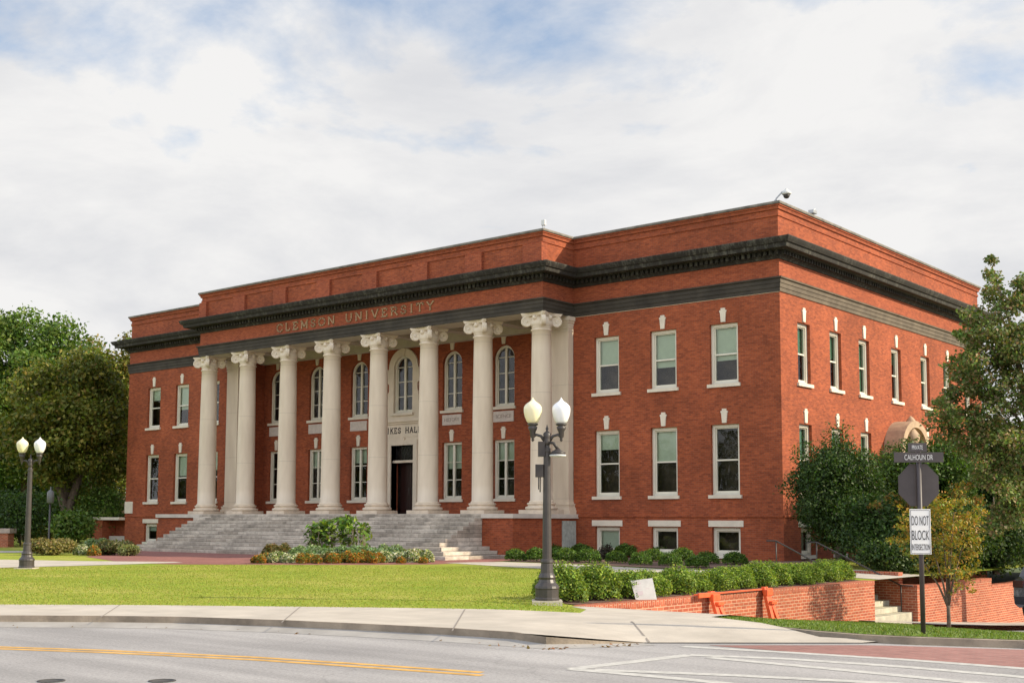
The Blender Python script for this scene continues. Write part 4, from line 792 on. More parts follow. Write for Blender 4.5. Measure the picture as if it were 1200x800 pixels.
# small placard among the hedge
p = at_depth(757, 701, 25.4); d_ = ray(757, 701); q_ = CAM+d_*((7.74-CAM.x)/d_.x)
root = empty('yard_placard', (7.74, q_.y, -.065), 'small pale placard with faint print leaning against the hedge on top of the wall', 'sign', rz=DV+R(14))
mb = MB(); mb.hexa([(-.22, 0, .0), (.24, 0, -.03), (.24, .012, -.03), (-.22, .012, .0), (-.28, .13, .37), (.19, .13, .42), (.19, .142, .42), (-.28, .142, .37)]); mb.build('board', mat('placard', (.44, .43, .42), .4, noise=.12, nscale=4), root)
mb = MB()
for k, (a, b_) in enumerate(((.30, .33), (.24, .25), (.20, .21), (.08, .16))):
    y_ = lambda z: z*.345-.004
    mb.face([(-.17, y_(a), a), (.10 if k < 3 else -.05, y_(a), a+.012), (.10 if k < 3 else -.05, y_(b_), b_+.012), (-.17, y_(b_), b_)])
mb.build('print', mat('placard_print', (.42, .36, .38), .6), root)
# ------------------------------------------------------------------ parked car (only its near left corner shows)
p = at_depth(1189, 727, 31); car = empty('parked_car', (p.x+.93, p.y+2.2, p.z-.0), 'dark sport utility car parked at the right edge of the picture', 'car')
CARP = mat('car_paint', (.012, .013, .018), .25, coat=1, spec=.6); TYRE = mat('tyre', (.02, .02, .02), .8); CGL = mat('car_glass', (.01, .012, .015), .05)
prof = [(-2.25, .42), (-2.32, .62), (-2.28, .9), (-2.2, 1.02), (-1.95, 1.1), (-1.6, 1.56), (-1.35, 1.64), (0, 1.7), (.7, 1.62), (1.25, 1.15), (2.1, 1.0), (2.3, .8), (2.32, .45), (1.9, .32), (-1.9, .32)]
mb = MB(); secs = []
for xs_, sc_y in ((-.93, .93), (-.90, 1), (-.6, 1.0), (.6, 1.0), (.90, 1), (.93, .93)):
    secs.append([((xs_*(1-.22*max(0, z-1.02)/.65)), y*sc_y, z) for y, z in prof])
i0 = len(mb.v); m_ = len(prof)
for s_ in secs: mb.v += s_
for j in range(len(secs)-1):
    for k in range(m_): mb.f.append((i0+j*m_+k, i0+j*m_+(k+1) % m_, i0+(j+1)*m_+(k+1) % m_, i0+(j+1)*m_+k)); mb.sm.append(False)
mb.f.append(tuple(i0+k for k in range(m_))); mb.f.append(tuple(i0+(len(secs)-1)*m_+k for k in range(m_))); mb.sm += [False, False]
mb.build('body', CARP, car, bevel=.05)
def wx(z): return .93*(1-.22*max(0, z-1.02)/.65)+.012
for s in (-1, 1):
    mb = MB()
    for y0_, y1_, t0, t1 in ((-1.75, -.95, -1.5, -.95), (-.88, .1, -.88, .1), (.17, 1.02, .17, .62)):
        mb.face([(s*wx(1.1), y0_, 1.12), (s*wx(1.1), y1_, 1.12), (s*wx(1.52), t1, 1.53), (s*wx(1.52), t0, 1.53)])
    mb.build('side_window', CGL, car)
mb = MB(); mb.face([(-.72, -2.0, 1.12), (.72, -2.0, 1.12), (.64, -1.66, 1.52), (-.64, -1.66, 1.52)]); mb.build('rear_window', CGL, car)
mb = MB(); mb.face([(-.76, 1.25, 1.18), (.76, 1.25, 1.18), (.66, .76, 1.58), (-.66, .76, 1.58)]); mb.build('windscreen', CGL, car)
for s in (-1, 1): mb = MB(); mb.box(s*.78-.12, s*.78+.12, -2.34, -2.2, .85, 1.02); mb.build('tail_light', mat('tail_red', (.035, .006, .006), .15), car)
for s in (-1, 1):
    for y_ in (-1.4, 1.4):
        mb = MB(); mb.lathe((s*.78-.11*1, y_, .34), [(.2, 0), (.33, .01), (.345, .05), (.345, .18), (.33, .22), (.2, .22)], 24, axis=(1, 0, 0)); wh = mb.build('wheel', TYRE, car)
        mb = MB(); mb.lathe((s*.90-.01, y_, .34), [(.2, 0), (.19, .02), (.05, .02)], 16, axis=(1, 0, 0)); mb.build('rim', METAL, wh)
# ------------------------------------------------------------------ foliage
ORD = ['first', 'second', 'third', 'fourth', 'fifth', 'sixth', 'seventh', 'eighth', 'ninth', 'tenth', 'eleventh', 'twelfth', 'thirteenth', 'fourteenth', 'fifteenth', 'sixteenth']
def leaves(pts, nrm, size, cols, aspect=.55, up=.35, flat=.5):
    n = len(pts); q = rng.normal(size=(n, 3)); nn = nrm*flat+q*.6; nn[:, 2] += up; nn /= np.linalg.norm(nn, axis=1)[:, None]+1e-9
    t = np.cross(nn, rng.normal(size=(n, 3))); t /= np.linalg.norm(t, axis=1)[:, None]+1e-9; b = np.cross(nn, t)
    s = (size*(.65+.7*rng.random(n)))[:, None]; L = t*s*.5; Wd = b*s*aspect*.5; droop = nn*s*.12
    v = np.stack([pts-L-droop, pts+Wd, pts+L-droop, pts-Wd], 1).reshape(-1, 3)
    return v, np.repeat(cols, 4, axis=0)
def leaf_object(name, v, c, parent=None, loc=None):
    n = len(v)//4; me = bpy.data.meshes.new(name); me.vertices.add(len(v)); me.vertices.foreach_set('co', v.astype(np.float32).ravel()); me.loops.add(4*n)
    me.loops.foreach_set('vertex_index', np.arange(4*n, dtype=np.int32)); me.polygons.add(n); me.polygons.foreach_set('loop_start', np.arange(0, 4*n, 4, dtype=np.int32)); me.update(calc_edges=True)
    a = me.color_attributes.new('Col', 'FLOAT_COLOR', 'POINT'); a.data.foreach_set('color', np.hstack([c, np.ones((len(c), 1))]).astype(np.float32).ravel())
    me.materials.append(LEAF); me.validate(); o = bpy.data.objects.new(name, me); COL.objects.link(o)
    if parent is not None: o.parent = parent
    if loc is not None: o.location = loc
    return o
def colours(n, pal, jit=.25, wts=None):
    pal = np.array(pal); idx = rng.choice(len(pal), n, p=wts); c = pal[idx]*(1+jit*(rng.random((n, 1))*2-1)); return np.clip(c*(1+.08*rng.normal(size=(n, 3))), .002, 1)
def clump_points(cen, rad, n, shell=.55):
    d = rng.normal(size=(n, 3)); d /= np.linalg.norm(d, axis=1)[:, None]; r = (shell+(1-shell)*rng.random(n))[:, None]
    return cen+d*rad*r, d
def crown(clumps, per, size, pal, jit=.25, wts=None, aspect=.55, clump_jit=.18, palfn=None):
    V = []; Cc = []
    for cen, rad in clumps:
        n = max(10, int(per*(rad[0]*rad[1]+rad[0]*rad[2])/2)); p, d = clump_points(np.array(cen), np.array(rad), n); 
        p += rng.normal(size=p.shape)*np.array(rad)*.20
        c = colours(n, palfn(cen) if palfn else pal, jit, wts)*(1+clump_jit*(rng.random()*2-1)); v, c = leaves(p, d, size, c, aspect); V.append(v); Cc.append(c)
    return np.vstack(V), np.vstack(Cc)
def branches(mb, base, tips, r0, fork=.45):
    base = Vector(base)
    for t in tips:
        t = Vector(t); f = base.lerp(Vector((base.x, base.y, t.z)), fork); mid = f.lerp(t, .5)+Vector((random.uniform(-.1, .1), random.uniform(-.1, .1), .15))*(t-f).length*.4
        mb.tube([f, mid, t], [r0*.5, r0*.32, r0*.1], 7)
def tree(name, base, h, crown_shape, nclumps, crad, per, size, pal, label, cat='tree', trunk_r=.2, group=None, lean=0, multi=0, cr=None, clump_jit=.2, wts=None, palfn=None, spires=None, minz=0):
    """crown_shape: (cx, cy, cz, rx, ry, rz) relative to the base"""
    root = empty(name, base, label, cat, group); cx, cy, cz, rx, ry, rz = crown_shape; cl = []
    for i in range(nclumps):
        d = rng.normal(size=3); d /= np.linalg.norm(d); r = rng.random()**.45; s = crad*(.65+.7*rng.random())
        c_ = (cx+d[0]*rx*r, cy+d[1]*ry*r, max(minz, cz+d[2]*rz*r)); cl.append((c_, (s, s, s*.72)))
    for sp_ in (spires or []): cl.append(((sp_[0], sp_[1], sp_[2]), (sp_[3], sp_[3], sp_[4])))
    v, c = crown(cl, per, size, pal, clump_jit=clump_jit, wts=wts, palfn=palfn); leaf_object('crown', v, c, root)
    mb = MB()
    if multi:
        for k in range(multi):
            a = 2*math.pi*k/multi+.5; mb.tube([(0, 0, -.2), (.05*math.cos(a), .05*math.sin(a), h*.16), (rx*.28*math.cos(a), ry*.28*math.sin(a), h*.4), (rx*.5*math.cos(a), ry*.5*math.sin(a), h*.72)], [trunk_r, trunk_r*.75, trunk_r*.5, trunk_r*.15], 8)
    else: mb.tube([(0, 0, -.3), (0, 0, .15*h), (cx*.3, cy*.3, .5*h), (cx, cy, .85*h)], [trunk_r*1.25, trunk_r, trunk_r*.7, trunk_r*.15], 10)
    branches(mb, (0, 0, h*.25), [c_[0] for c_ in cl[:min(14, len(cl))]], trunk_r)
    mb.build('trunk', BARK, root); return root
G_BR = [(.085, .155, .022), (.12, .195, .03), (.06, .11, .018), (.16, .22, .045)]
G_OL = [(.125, .155, .02), (.165, .18, .026), (.09, .115, .016), (.23, .20, .038)]
G_DK = [(.035, .075, .014), (.05, .10, .018), (.025, .05, .010), (.08, .13, .025)]
G_MAPLE = [(.11, .17, .035), (.16, .22, .05), (.075, .12, .025), (.20, .20, .07), (.25, .18, .09)]
G_YE = [(.34, .24, .03), (.24, .23, .03), (.42, .26, .035), (.18, .20, .03), (.36, .19, .035), (.16, .20, .03)]
G_HEDGE = [(.20, .29, .035), (.14, .22, .025), (.30, .38, .05), (.08, .14, .018)]
def gpos(u, v, D): p = at_depth(u, v, D); return (p.x, p.y, 0)
rx_ = Vector((r2.x, r2.y, 0)).normalized()
# left background trees
tree('broadleaf_tree', gpos(28, 620, 88), 16.5, (0, 0, 10.0, 5.2, 4.6, 6.6), 150, 1.35, 330, .30, G_BR, 'tall bright green tree at the far left, highest crown left of the hall', trunk_r=.35, group='trees left of the hall')
tree('broadleaf_tree', gpos(-75, 620, 86), 17, (0, 0, 10, 5.2, 4.8, 7.5), 110, 1.6, 220, .34, G_BR, 'green tree mostly outside the left edge of the frame', trunk_r=.35, group='trees left of the hall')
tree('broadleaf_tree', gpos(77, 628, 76), 12, (0.3, 0, 7.2, 3.5, 3.6, 4.6), 110, 1.15, 330, .27, G_OL, 'olive green spreading tree with visible fork, nearest the hall on the left', trunk_r=.38, group='trees left of the hall', multi=3, minz=2.7)
tree('broadleaf_tree', gpos(103, 620, 98), 16, (0, 0, 10.2, 2.2, 2, 6.3), 44, 1.2, 260, .3, G_OL+[(.24, .16, .05)], 'slim autumn tinged tree between the olive tree and the hall', trunk_r=.2, group='trees left of the hall')
tree('broadleaf_tree', gpos(142, 620, 96), 15.5, (0, 0, 9.8, 2.7, 2.3, 6.4), 54, 1.2, 260, .3, G_OL+[(.22, .16, .04)], 'olive tree half hidden behind the left end of the hall', trunk_r=.22, group='trees left of the hall')
tree('broadleaf_tree', gpos(60, 620, 105), 12, (0, 0, 4.2, 10, 3, 4.6), 110, 1.9, 170, .42, G_DK, 'dark tree mass behind the other left trees', trunk_r=.3, group='trees left of the hall')
def bush(name, u, v, D, rw, h, n, size, pal, label, cat='shrub', group=None, jit=.2, z=0, nc=9):
    p = at_depth(u, v, D); root = empty(name, (p.x, p.y, z), label, cat, group); cl = []
    for i in range(nc): a = random.uniform(0, 6.28); r = rw*.62*math.sqrt(random.random()); s = rw*.42*random.uniform(.8, 1.2); cl.append(((r*math.cos(a), r*math.sin(a), h*random.uniform(.35, .68)), (s, s, h*.34)))
    V, Cc = crown(cl, 1.5*n/(nc*rw*.42*(rw*.42+h*.34)/2+1e-6), size, pal, clump_jit=jit); leaf_object('foliage', V, Cc, root)
    mb = MB(); 
    for k in range(4): a = k*1.6; mb.tube([(0, 0, -.05), (rw*.2*math.cos(a), rw*.2*math.sin(a), h*.3), (rw*.45*math.cos(a), rw*.45*math.sin(a), h*.62)], [.03*h**.5, .02*h**.5, .008], 6)
    mb.build('stem', BARK, root); return root
bush('laurel_bush', 25, 642, 68, 2.2, 3.2, 4500, .17, G_DK, 'dark dense bush behind the left street lamp', group='bushes left of the hall')
bush('laurel_bush', -30, 642, 70, 2.2, 3.6, 3000, .17, G_DK, 'dark bush at the left picture edge behind the brick garden wall', group='bushes left of the hall')
bush('laurel_bush', 88, 640, 66, 1.6, 1.9, 3200, .2, G_BR, 'bright big leaved bush under the olive tree trunk', group='bushes left of the hall')
bush('laurel_bush', 110, 638, 76, 2.2, 3.6, 5000, .17, G_BR, 'leafy green bush beside the areaway wall at the far corner of the hall', group='bushes left of the hall')
bush('laurel_bush', 55, 640, 72, 1.6, 1.6, 2600, .17, G_OL, 'low olive bush behind the slim pathway lamp', group='bushes left of the hall')
# grassy mounds in the left bed
G_GR = [(.20, .17, .05), (.26, .21, .08), (.14, .13, .035)]
bush('ornamental_grass', 66, 651, 52, 1.25, .72, 5200, .12, G_GR, 'wide straw green grass mound beside the left path', 'plant', 'mounds in the left flower bed', z=0)
bush('ornamental_grass', 48, 650, 55, .8, .6, 2200, .12, G_GR, 'smaller straw green grass mound close behind the left lamp pole', 'plant', 'mounds in the left flower bed', z=0)
bush('ornamental_grass', 133, 650, 52, .95, .62, 3600, .12, [(.10, .13, .04), (.17, .17, .06), (.13, .12, .05)], 'rounded olive grass mound near the foot of the stone steps', 'plant', 'mounds in the left flower bed', z=0)
bush('ornamental_grass', 152, 650, 51, .5, .45, 1800, .09, [(.26, .27, .10), (.16, .18, .06)], 'pale yellow flowering mound at the end of the left bed', 'plant', 'mounds in the left flower bed', z=0)
def patch(name, spots, n, size, pal, label, cat, wts=None, h=.3):
    V = []; Cc = []
    for (u, v, ru, hh) in spots:
        p = at_z(u, v, 0); D = (p-CAM).dot(fw); r = ru/FPX*D; k = int(n*ru); a = rng.random(k)*6.283; q = np.sqrt(rng.random(k)); P = np.stack([p.x+np.cos(a)*r*q*1.15, p.y+np.sin(a)*r*q*1.15, hh*.9*(1-q**2*.6)*(rng.random(k)**.7)+.02], 1)
        v_, c_ = leaves(P, np.tile([0, 0, 1.], (k, 1)), size, colours(k, pal, .25, wts), .7); V.append(v_); Cc.append(c_)
    o = leaf_object(name, np.vstack(V), np.vstack(Cc)); return tag(o, label, cat, None, 'stuff')
W_F = [(.72, .70, .55), (.60, .60, .42), (.12, .18, .05), (.18, .24, .08)]; O_F = [(.62, .24, .03), (.50, .17, .03), (.16, .22, .05), (.22, .25, .06), (.28, .20, .06), (.16, .22, .05)]; SIL = [(.22, .31, .15), (.30, .37, .21), (.15, .23, .08)]
bedv = 659
def row(u0, u1, step, v, ru, h): return [(u_, v+random.uniform(-.5, .5), ru*random.uniform(.8, 1.2), h*random.uniform(.8, 1.2)) for u_ in np.arange(u0, u1, step)]
patch('white_flowers', row(313, 352, 6, 659, 7, .38)+row(365, 392, 8, 658, 6, .36)+row(446, 506, 6, 658.3, 8, .46)+[(96, 650, 9, .5), (60, 650, 5, .4)], 230, .075, W_F, 'cream white flowers along the front of the beds', 'flowers')
patch('orange_flowers', row(300, 314, 6, 659.5, 6, .36)+row(353, 376, 6, 659.6, 6, .38)+row(390, 448, 6, 659.4, 7, .42)+[(470, 659.8, 5, .25), (496, 659.8, 5, .25), (110, 651, 7, .5)], 230, .07, O_F, 'orange marigold flowers along the front of the beds', 'flowers')
patch('russet_foliage', row(316, 340, 6, 656.5, 8, .62)+row(478, 500, 7, 656.8, 7, .4)+row(376, 430, 9, 658.6, 6, .36)+[(120, 650, 7, .55)], 200, .08, [(.22, .14, .05), (.15, .14, .05), (.22, .19, .08), (.13, .17, .05)], 'russet brown low foliage at the ends of the beds', 'plants')
patch('silver_foliage', row(345, 470, 7, 657, 11, .58)+[(108, 646, 10, .7), (120, 645, 9, .7)], 160, .09, SIL, 'silvery green foliage in the middle of the beds', 'plants')
# tall broad leaved clump in the centre bed
p = at_z(397, 655.5, 0); root = empty('canna_clump', (p.x, p.y, 0), 'tall dark green broad leaved clump in the flower bed before the steps', 'plant'); Dd = (p-CAM).dot(fw); hw = 36/FPX*Dd
pts = []; dirs = []
for i in range(46):
    a = rng.random()*2-1; b = rng.random()*2-1; top = (1.66-.35*a*a)*(.85+.2*rng.random()); bx_, by_ = rx_.x*a*hw*.95-rx_.y*b*.6, rx_.y*a*hw*.95+rx_.x*b*.6
    for k in range(15):
        f = rng.random()**.6; an = rng.random()*6.283; rr = .10+.16*rng.random(); pts.append((bx_+math.cos(an)*rr, by_+math.sin(an)*rr, .4+(top-.4)*f)); dirs.append((math.cos(an)*.8, math.sin(an)*.8, .5))
n = len(pts); pts = np.array(pts); v, c = leaves(pts, np.array(dirs), .27, colours(n, [(.13, .24, .03), (.06, .12, .02), (.24, .34, .04), (.08, .11, .03)], .25), .42, up=.3); leaf_object('foliage', v, c, root)
mb = MB()
for i in range(26): a = random.uniform(-1, 1)*hw*.9; b = random.uniform(-.4, .4); mb.tube([(rx_.x*a-rx_.y*b, rx_.y*a+rx_.x*b, 0), (rx_.x*a*1.05-rx_.y*b, rx_.y*a*1.05+rx_.x*b, 1.2)], [.025, .012], 5)
mb.build('stem', mat('canna_stem', (.16, .13, .08), .7), root)
# clipped shrub prototypes
def shrub_mesh(seed, r, h, n, size, pal):
    global rng; keep = rng; rng = np.random.default_rng(seed)
    d = rng.normal(size=(n, 3)); d /= np.linalg.norm(d, axis=1)[:, None]; d[:, 2] = np.abs(d[:, 2])*1.0-.6*rng.random(n); bump = 1+.07*np.sin(d[:, 0]*5+seed)+.06*np.sin(d[:, 1]*6+seed*2)+.06*np.sin(d[:, 2]*7+d[:, 0]*4)
    q = (.62+.40*rng.random(n)**.6)*bump; P = d*np.array([r, r, h*.62])*q[:, None]; P[:, 2] += h*.40; P = P[P[:, 2] > .02]; d2 = d[:len(P)]
    lump = np.sin(P[:, 0]*11+seed)*np.sin(P[:, 1]*10)*np.sin(P[:, 2]*12+1)
    c = colours(len(P), pal, .3)*(1+.25*lump[:, None]); v, c = leaves(P, P-np.array([0, 0, h*.35]), size, c, .6, up=.35, flat=1.2); rng = keep; return v, c
protos = []
for s in range(4):
    v, c = shrub_mesh(20+s, .49, .74, 9000, .05, G_HEDGE)
    root = empty('hedge_shrub', (0, 0, 0), '', 'shrub', 'rounded shrubs along the retaining wall'); leaf_object('foliage', v, c, root)
    mb = MB()
    for k in range(5): a = k*1.3; mb.tube([(0, 0, -.05), (.1*math.cos(a), .1*math.sin(a), .2), (.25*math.cos(a), .25*math.sin(a), .4)], [.018, .012, .006], 5)
    mb.build('stem', BARK, root); protos.append(root)
def put(proto, loc, s, rz, label, used, group=None, name=None):
    if proto.name not in used: used.add(proto.name); o = proto
    else:
        o = proto.copy(); COL.objects.link(o)
        for ch in list(proto.children): q = ch.copy(); COL.objects.link(q); q.parent = o
    o.location = loc; o.scale = s; o.rotation_euler = (0, 0, rz); o['label'] = label
    if group: o['group'] = group
    return o
used = set(); ys_ = np.linspace(-22.85, -10.75, 14)
for i, y_ in enumerate(ys_):
    big = 1.16 if i < 2 else random.uniform(.93, 1.08); xo = 7.12+(-.08 if i % 2 else .02)
    lb = 'rounded hedge shrub beside the near street lamp, first of the row behind the wall' if i == 0 else ('rounded hedge shrub at the stairs end of the row behind the wall' if i == 13 else '%s rounded shrub from the street lamp in the hedge row behind the wall' % ORD[i])
    put(protos[i % 4], (xo-(.25 if i == 0 else 0), y_, -.10), (big, big, big*(.92 if i < 2 else .80)), i*1.9, lb, used)
p2 = []
for s in range(3):
    v, c = shrub_mesh(40+s, .37, .46, 3600, .06, [(.08, .145, .02), (.11, .19, .025), (.15, .24, .03), (.045, .09, .014)])
    root = empty('foundation_shrub', (0, 0, 0), '', 'shrub', 'small shrubs in the mulch bed'); leaf_object('foliage', v, c, root)
    mb = MB(); mb.tube([(0, 0, -.05), (.02, 0, .25)], [.02, .01], 5); mb.build('stem', BARK, root); p2.append(root)
FS = [(604, 656.5, 24, 15), (629, 657, 27, 17), (663, 658, 29, 18), (691, 658.5, 26, 17), (722, 659, 25, 15), (751, 661.5, 25, 16), (765, 657.5, 26, 16), (786, 662.5, 26, 17), (800, 657, 27, 17), (816, 664.5, 27, 15), (829, 660, 26, 15), (861, 661, 28, 16), (648, 652, 24, 15), (681, 651.5, 26, 16), (734, 652.5, 30, 17), (771, 653, 26, 15)]
FS.sort(); 
for i, (u, v, w_, h_) in enumerate(FS):
    p = at_z(u, v, .02); D = (p-CAM).dot(fw); s = w_/FPX*D/.74*1.04; sz = (h_+1)/FPX*D/.50
    put(p2[i % 3], (p.x, p.y, .01), (s, s, sz), i*2.1, 'small green shrub in the mulch bed below the hall, %s counted from the steps' % ORD[i], used)
p = at_z(708, 655, .02); bush('dark_leaved_shrub', 708, 655, (p-CAM).dot(fw), .38, .62, 1500, .06, [(.05, .03, .03), (.035, .045, .02), (.07, .05, .04)], 'dark purple leaved shrub under the first basement window', z=0)
# right side trees
def rel(u, v, D, base): p = at_depth(u, v, D)-Vector(base); return (p.x, p.y, p.z)
b = gpos(985, 672, 42); r_ = 68/FPX*42
tree('holly_tree', b, 4.6, (0, 0, 2.35, r_*.72, r_*.72, 1.75), 150, .55, 1500, .10, G_DK, 'dense dark evergreen tree against the near corner of the hall', trunk_r=.16, group='trees beside the hall', clump_jit=.25, minz=.5, spires=[(0, 0, 4.3, .55, .6), (-.9, -.5, 3.8, .6, .5)])
b = gpos(1082, 680, 46); tree('holly_tree', b, 4.9, (0, 0, 2.75, 1.95, 1.9, 2.0), 120, .6, 1100, .12, [(.07, .13, .02), (.10, .17, .03), (.04, .08, .015)], 'mid green dense tree under the stone door hood behind the sign', trunk_r=.15, group='trees beside the hall', minz=.5)
b = gpos(1150, 690, 48); tree('holly_tree', b, 4.2, (0, 0, 2.0, 1.9, 1.9, 1.9), 110, .62, 1000, .13, G_DK, 'dark green bushy tree behind the garden wall right of the yellow tree', trunk_r=.15, group='trees beside the hall', minz=.2)
b = gpos(1212, 690, 46); tree('holly_tree', b, 4.8, (0, 0, 2.2, 2.0, 1.9, 2.2), 110, .62, 1000, .13, G_DK, 'dark green bushy tree above the parked car at the right edge', trunk_r=.15, group='trees beside the hall', minz=.2)
b = gpos(1036, 678, 39.5); tree('holly_tree', b, 2.6, (0, 0, 1.2, 1.3, 1.2, 1.1), 40, .6, 900, .12, G_DK, 'low dark evergreen above the top of the garden steps', trunk_r=.1, group='trees beside the hall', minz=.1)
b = gpos(1100, 688, 41); tree('holly_tree', b, 2.8, (0, 0, 1.1, 1.7, 1.1, 1.1), 46, .6, 800, .12, G_DK, 'low dark evergreen directly behind the small yellow tree', trunk_r=.1, group='trees beside the hall', minz=.2)
b = gpos(1168, 692, 42.5); tree('holly_tree', b, 2.8, (0, 0, .9, 1.7, 1.0, 1.1), 46, .6, 800, .12, G_DK, 'low dark evergreen spilling over the far garden wall', trunk_r=.1, group='trees beside the hall', minz=.1)
for i, (x_, y_) in enumerate([(6.6, -6.2), (6.7, -4.9), (6.8, -3.6), (6.7, -2.2), (6.8, -.8), (6.7, .8), (6.8, 2.4)]):
    p = Vector((x_, y_, 0)); D_ = (p-CAM).dot(fw); bush('dark_shrub', 600+FPX*((p-CAM).dot(r2))/D_, 660, D_, .95, 1.15+.25*(i % 2), 3200, .10, G_DK, 'dark shrub just behind the stepped garden wall, %s from the steps' % ORD[i], group='dark shrubs behind the stepped wall', z=-.15)
# the tall maple
bD = 38; b = gpos(1215, 640, bD); b = (b[0], b[1], H(b[0], b[1])); pm = FPX/bD
def mpt(u, v, dD=0): return rel(u, v, bD+dD, b)
cl = []
spots = [(1163, 305, 4, .32), (1160, 322, 7, .4), (1165, 345, 10, .5), (1158, 365, 14, .6), (1195, 330, 6, .45), (1198, 350, 12, .6), (1180, 365, 14, .7), (1210, 345, 10, .6), (1185, 395, 16, .9), (1160, 395, 12, .8), (1140, 400, 8, .5), (1125, 392, 4, .35), (1210, 400, 16, 1.0),
 (1150, 425, 12, .8), (1175, 430, 16, .9), (1205, 440, 16, 1.0), (1130, 425, 8, .5), (1120, 440, 8, .5), (1140, 455, 12, .8), (1170, 465, 14, .9), (1200, 475, 16, .9), (1115, 462, 8, .55), (1100, 470, 6, .4), (1092, 486, 5, .35), (1110, 490, 9, .6), (1130, 490, 12, .8), (1155, 500, 14, .9), (1185, 505, 14, .9), (1120, 512, 10, .6), (1143, 525, 12, .7), (1170, 535, 14, .9), (1200, 540, 14, .9), (1185, 565, 14, .9), (1160, 560, 12, .8), (1205, 590, 14, .9), (1180, 600, 14, .9), (1235, 380, 14, 1.1), (1240, 450, 14, 1.1), (1240, 520, 14, 1.1), (1250, 600, 14, 1.1), (1225, 420, 14, 1)]
for (u, v, j, s) in spots:
    for k in range(7): q = mpt(u+random.gauss(0, j)*.72, v+random.gauss(0, j)*.6, random.uniform(-1.2, 1.2)); s_ = s*random.uniform(.33, .58); cl.append((q, (s_, s_, s_*.7)))
root = empty('maple_tree', b, 'tall maple at the right edge rising above the side wall of the hall', 'tree', 'trees beside the hall')
v, c = crown(cl, 1350, .105, G_MAPLE, clump_jit=.25, aspect=.75); leaf_object('crown', v, c, root)
mb = MB(); mb.tube([(0, 0, -.5), (0, 0, 2), mpt(1204, 480), mpt(1184, 380), mpt(1165, 320)], [.22, .17, .11, .05, .012], 10)
for (u, v, j, s) in spots[8:36:2]: e = Vector(mpt(u, v)); st_ = Vector((0, 0, max(1.2, e.z-2.2))); mb.tube([st_*.98, st_.lerp(e, .5)+Vector((0, 0, .2)), e], [.06, .035, .01], 6)
mb.build('trunk', BARK, root)
# small yellow trees
pY = at_depth(1112, 729, 30.5); zY = H(pY.x, pY.y); b = (pY.x, pY.y, pY.z); 
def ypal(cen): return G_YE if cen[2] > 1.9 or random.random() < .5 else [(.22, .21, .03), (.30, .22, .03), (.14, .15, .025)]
cl = []
for (u, v, s) in 2*[(1100, 600, .42), (1120, 592, .45), (1088, 612, .4), (1110, 615, .5), (1130, 608, .45), (1142, 598, .3), (1075, 610, .3), (1068, 622, .28), (1080, 632, .38), (1100, 635, .5), (1122, 632, .5), (1140, 625, .4), (1135, 645, .38), (1112, 652, .45), (1092, 652, .4), (1076, 650, .3), (1066, 640, .25), (1084, 668, .3), (1104, 670, .36), (1122, 668, .4), (1138, 665, .3), (1130, 682, .28), (1142, 652, .25), (1060, 600, .25), (1052, 630, .25), (1056, 612, .25), (1148, 635, .25), (1105, 585, .3), (1128, 582, .3), (1120, 690, .16), (1134, 694, .14)]:
    for k in range(2): q = at_depth(u+random.uniform(-9, 9), v+random.uniform(-6, 6), 30.5+random.uniform(-.7, .7))-Vector(b); sz_ = s*random.uniform(.4, .7); cl.append((tuple(q), (sz_, sz_, sz_*.6)))
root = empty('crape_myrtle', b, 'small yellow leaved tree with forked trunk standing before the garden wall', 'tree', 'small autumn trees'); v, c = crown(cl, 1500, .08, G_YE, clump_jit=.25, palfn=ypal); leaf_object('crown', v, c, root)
mb = MB(); 
mb.tube([(0, 0, -.3), (0, 0, .3), (.0, 0, .42)], [.055, .045, .05], 9)
for (u, v) in [(1092, 640), (1104, 610), (1118, 600), (1128, 640), (1080, 655), (1112, 640)]:
    e = at_depth(u, v, 30.5+random.uniform(-.3, .3))-Vector(b); mb.tube([(0, 0, .36), (e.x*.35, e.y*.35, .36+(e.z-.36)*.45), tuple(e)], [.034, .024, .008], 7)
mb.build('trunk', BARK, root)
b = gpos(1052, 670, 39.5); cl = []
for (u, v, s) in [(1050, 592, .4), (1062, 585, .4), (1040, 600, .35), (1030, 592, .25), (1072, 592, .3), (1055, 608, .45), (1070, 610, .4), (1078, 600, .35), (1060, 575, .25), (1043, 580, .2), (1066, 628, .4), (1080, 578, .3), (1090, 590, .3), (1022, 596, .15), (1128, 570, .35), (1142, 585, .35), (1120, 580, .3)]:
    for k in range(2): q = at_depth(u+random.uniform(-6, 6), v+random.uniform(-4, 4), 39.5+random.uniform(-.7, .7))-Vector(b); cl.append((tuple(q), (s*.75, s*.75, s*.5)))
root = empty('crape_myrtle', b, 'small orange and olive tree behind the stop sign back, above the garden steps', 'tree', 'small autumn trees'); v, c = crown(cl, 1200, .11, [(.26, .17, .03), (.16, .17, .03), (.32, .17, .04), (.12, .16, .03)], clump_jit=.3); leaf_object('crown', v, c, root)
mb = MB()
for k in range(5): e = Vector(cl[k*3][0]); mb.tube([(0, 0, -.3), (e.x*.3, e.y*.3, e.z*.5), tuple(e)], [.05, .035, .01], 7)
mb.build('trunk', BARK, root)
for (u, v, D, r, h, lb) in [(1180, 640, 78, 5, 9, 'dark background tree seen through the maple at the right edge'), (1140, 640, 84, 3.2, 7.0, 'background tree behind the far end of the side wall')]:
    tree('broadleaf_tree', gpos(u, v, D), h, (0, 0, h*.5, r*.8, r*.6, h*.4), 40, 1.4, 160, .32, G_DK, lb, trunk_r=.25, group='background trees on the right')
V = []; Cc = []  # trees out of view behind the camera, added so the windows reflect something
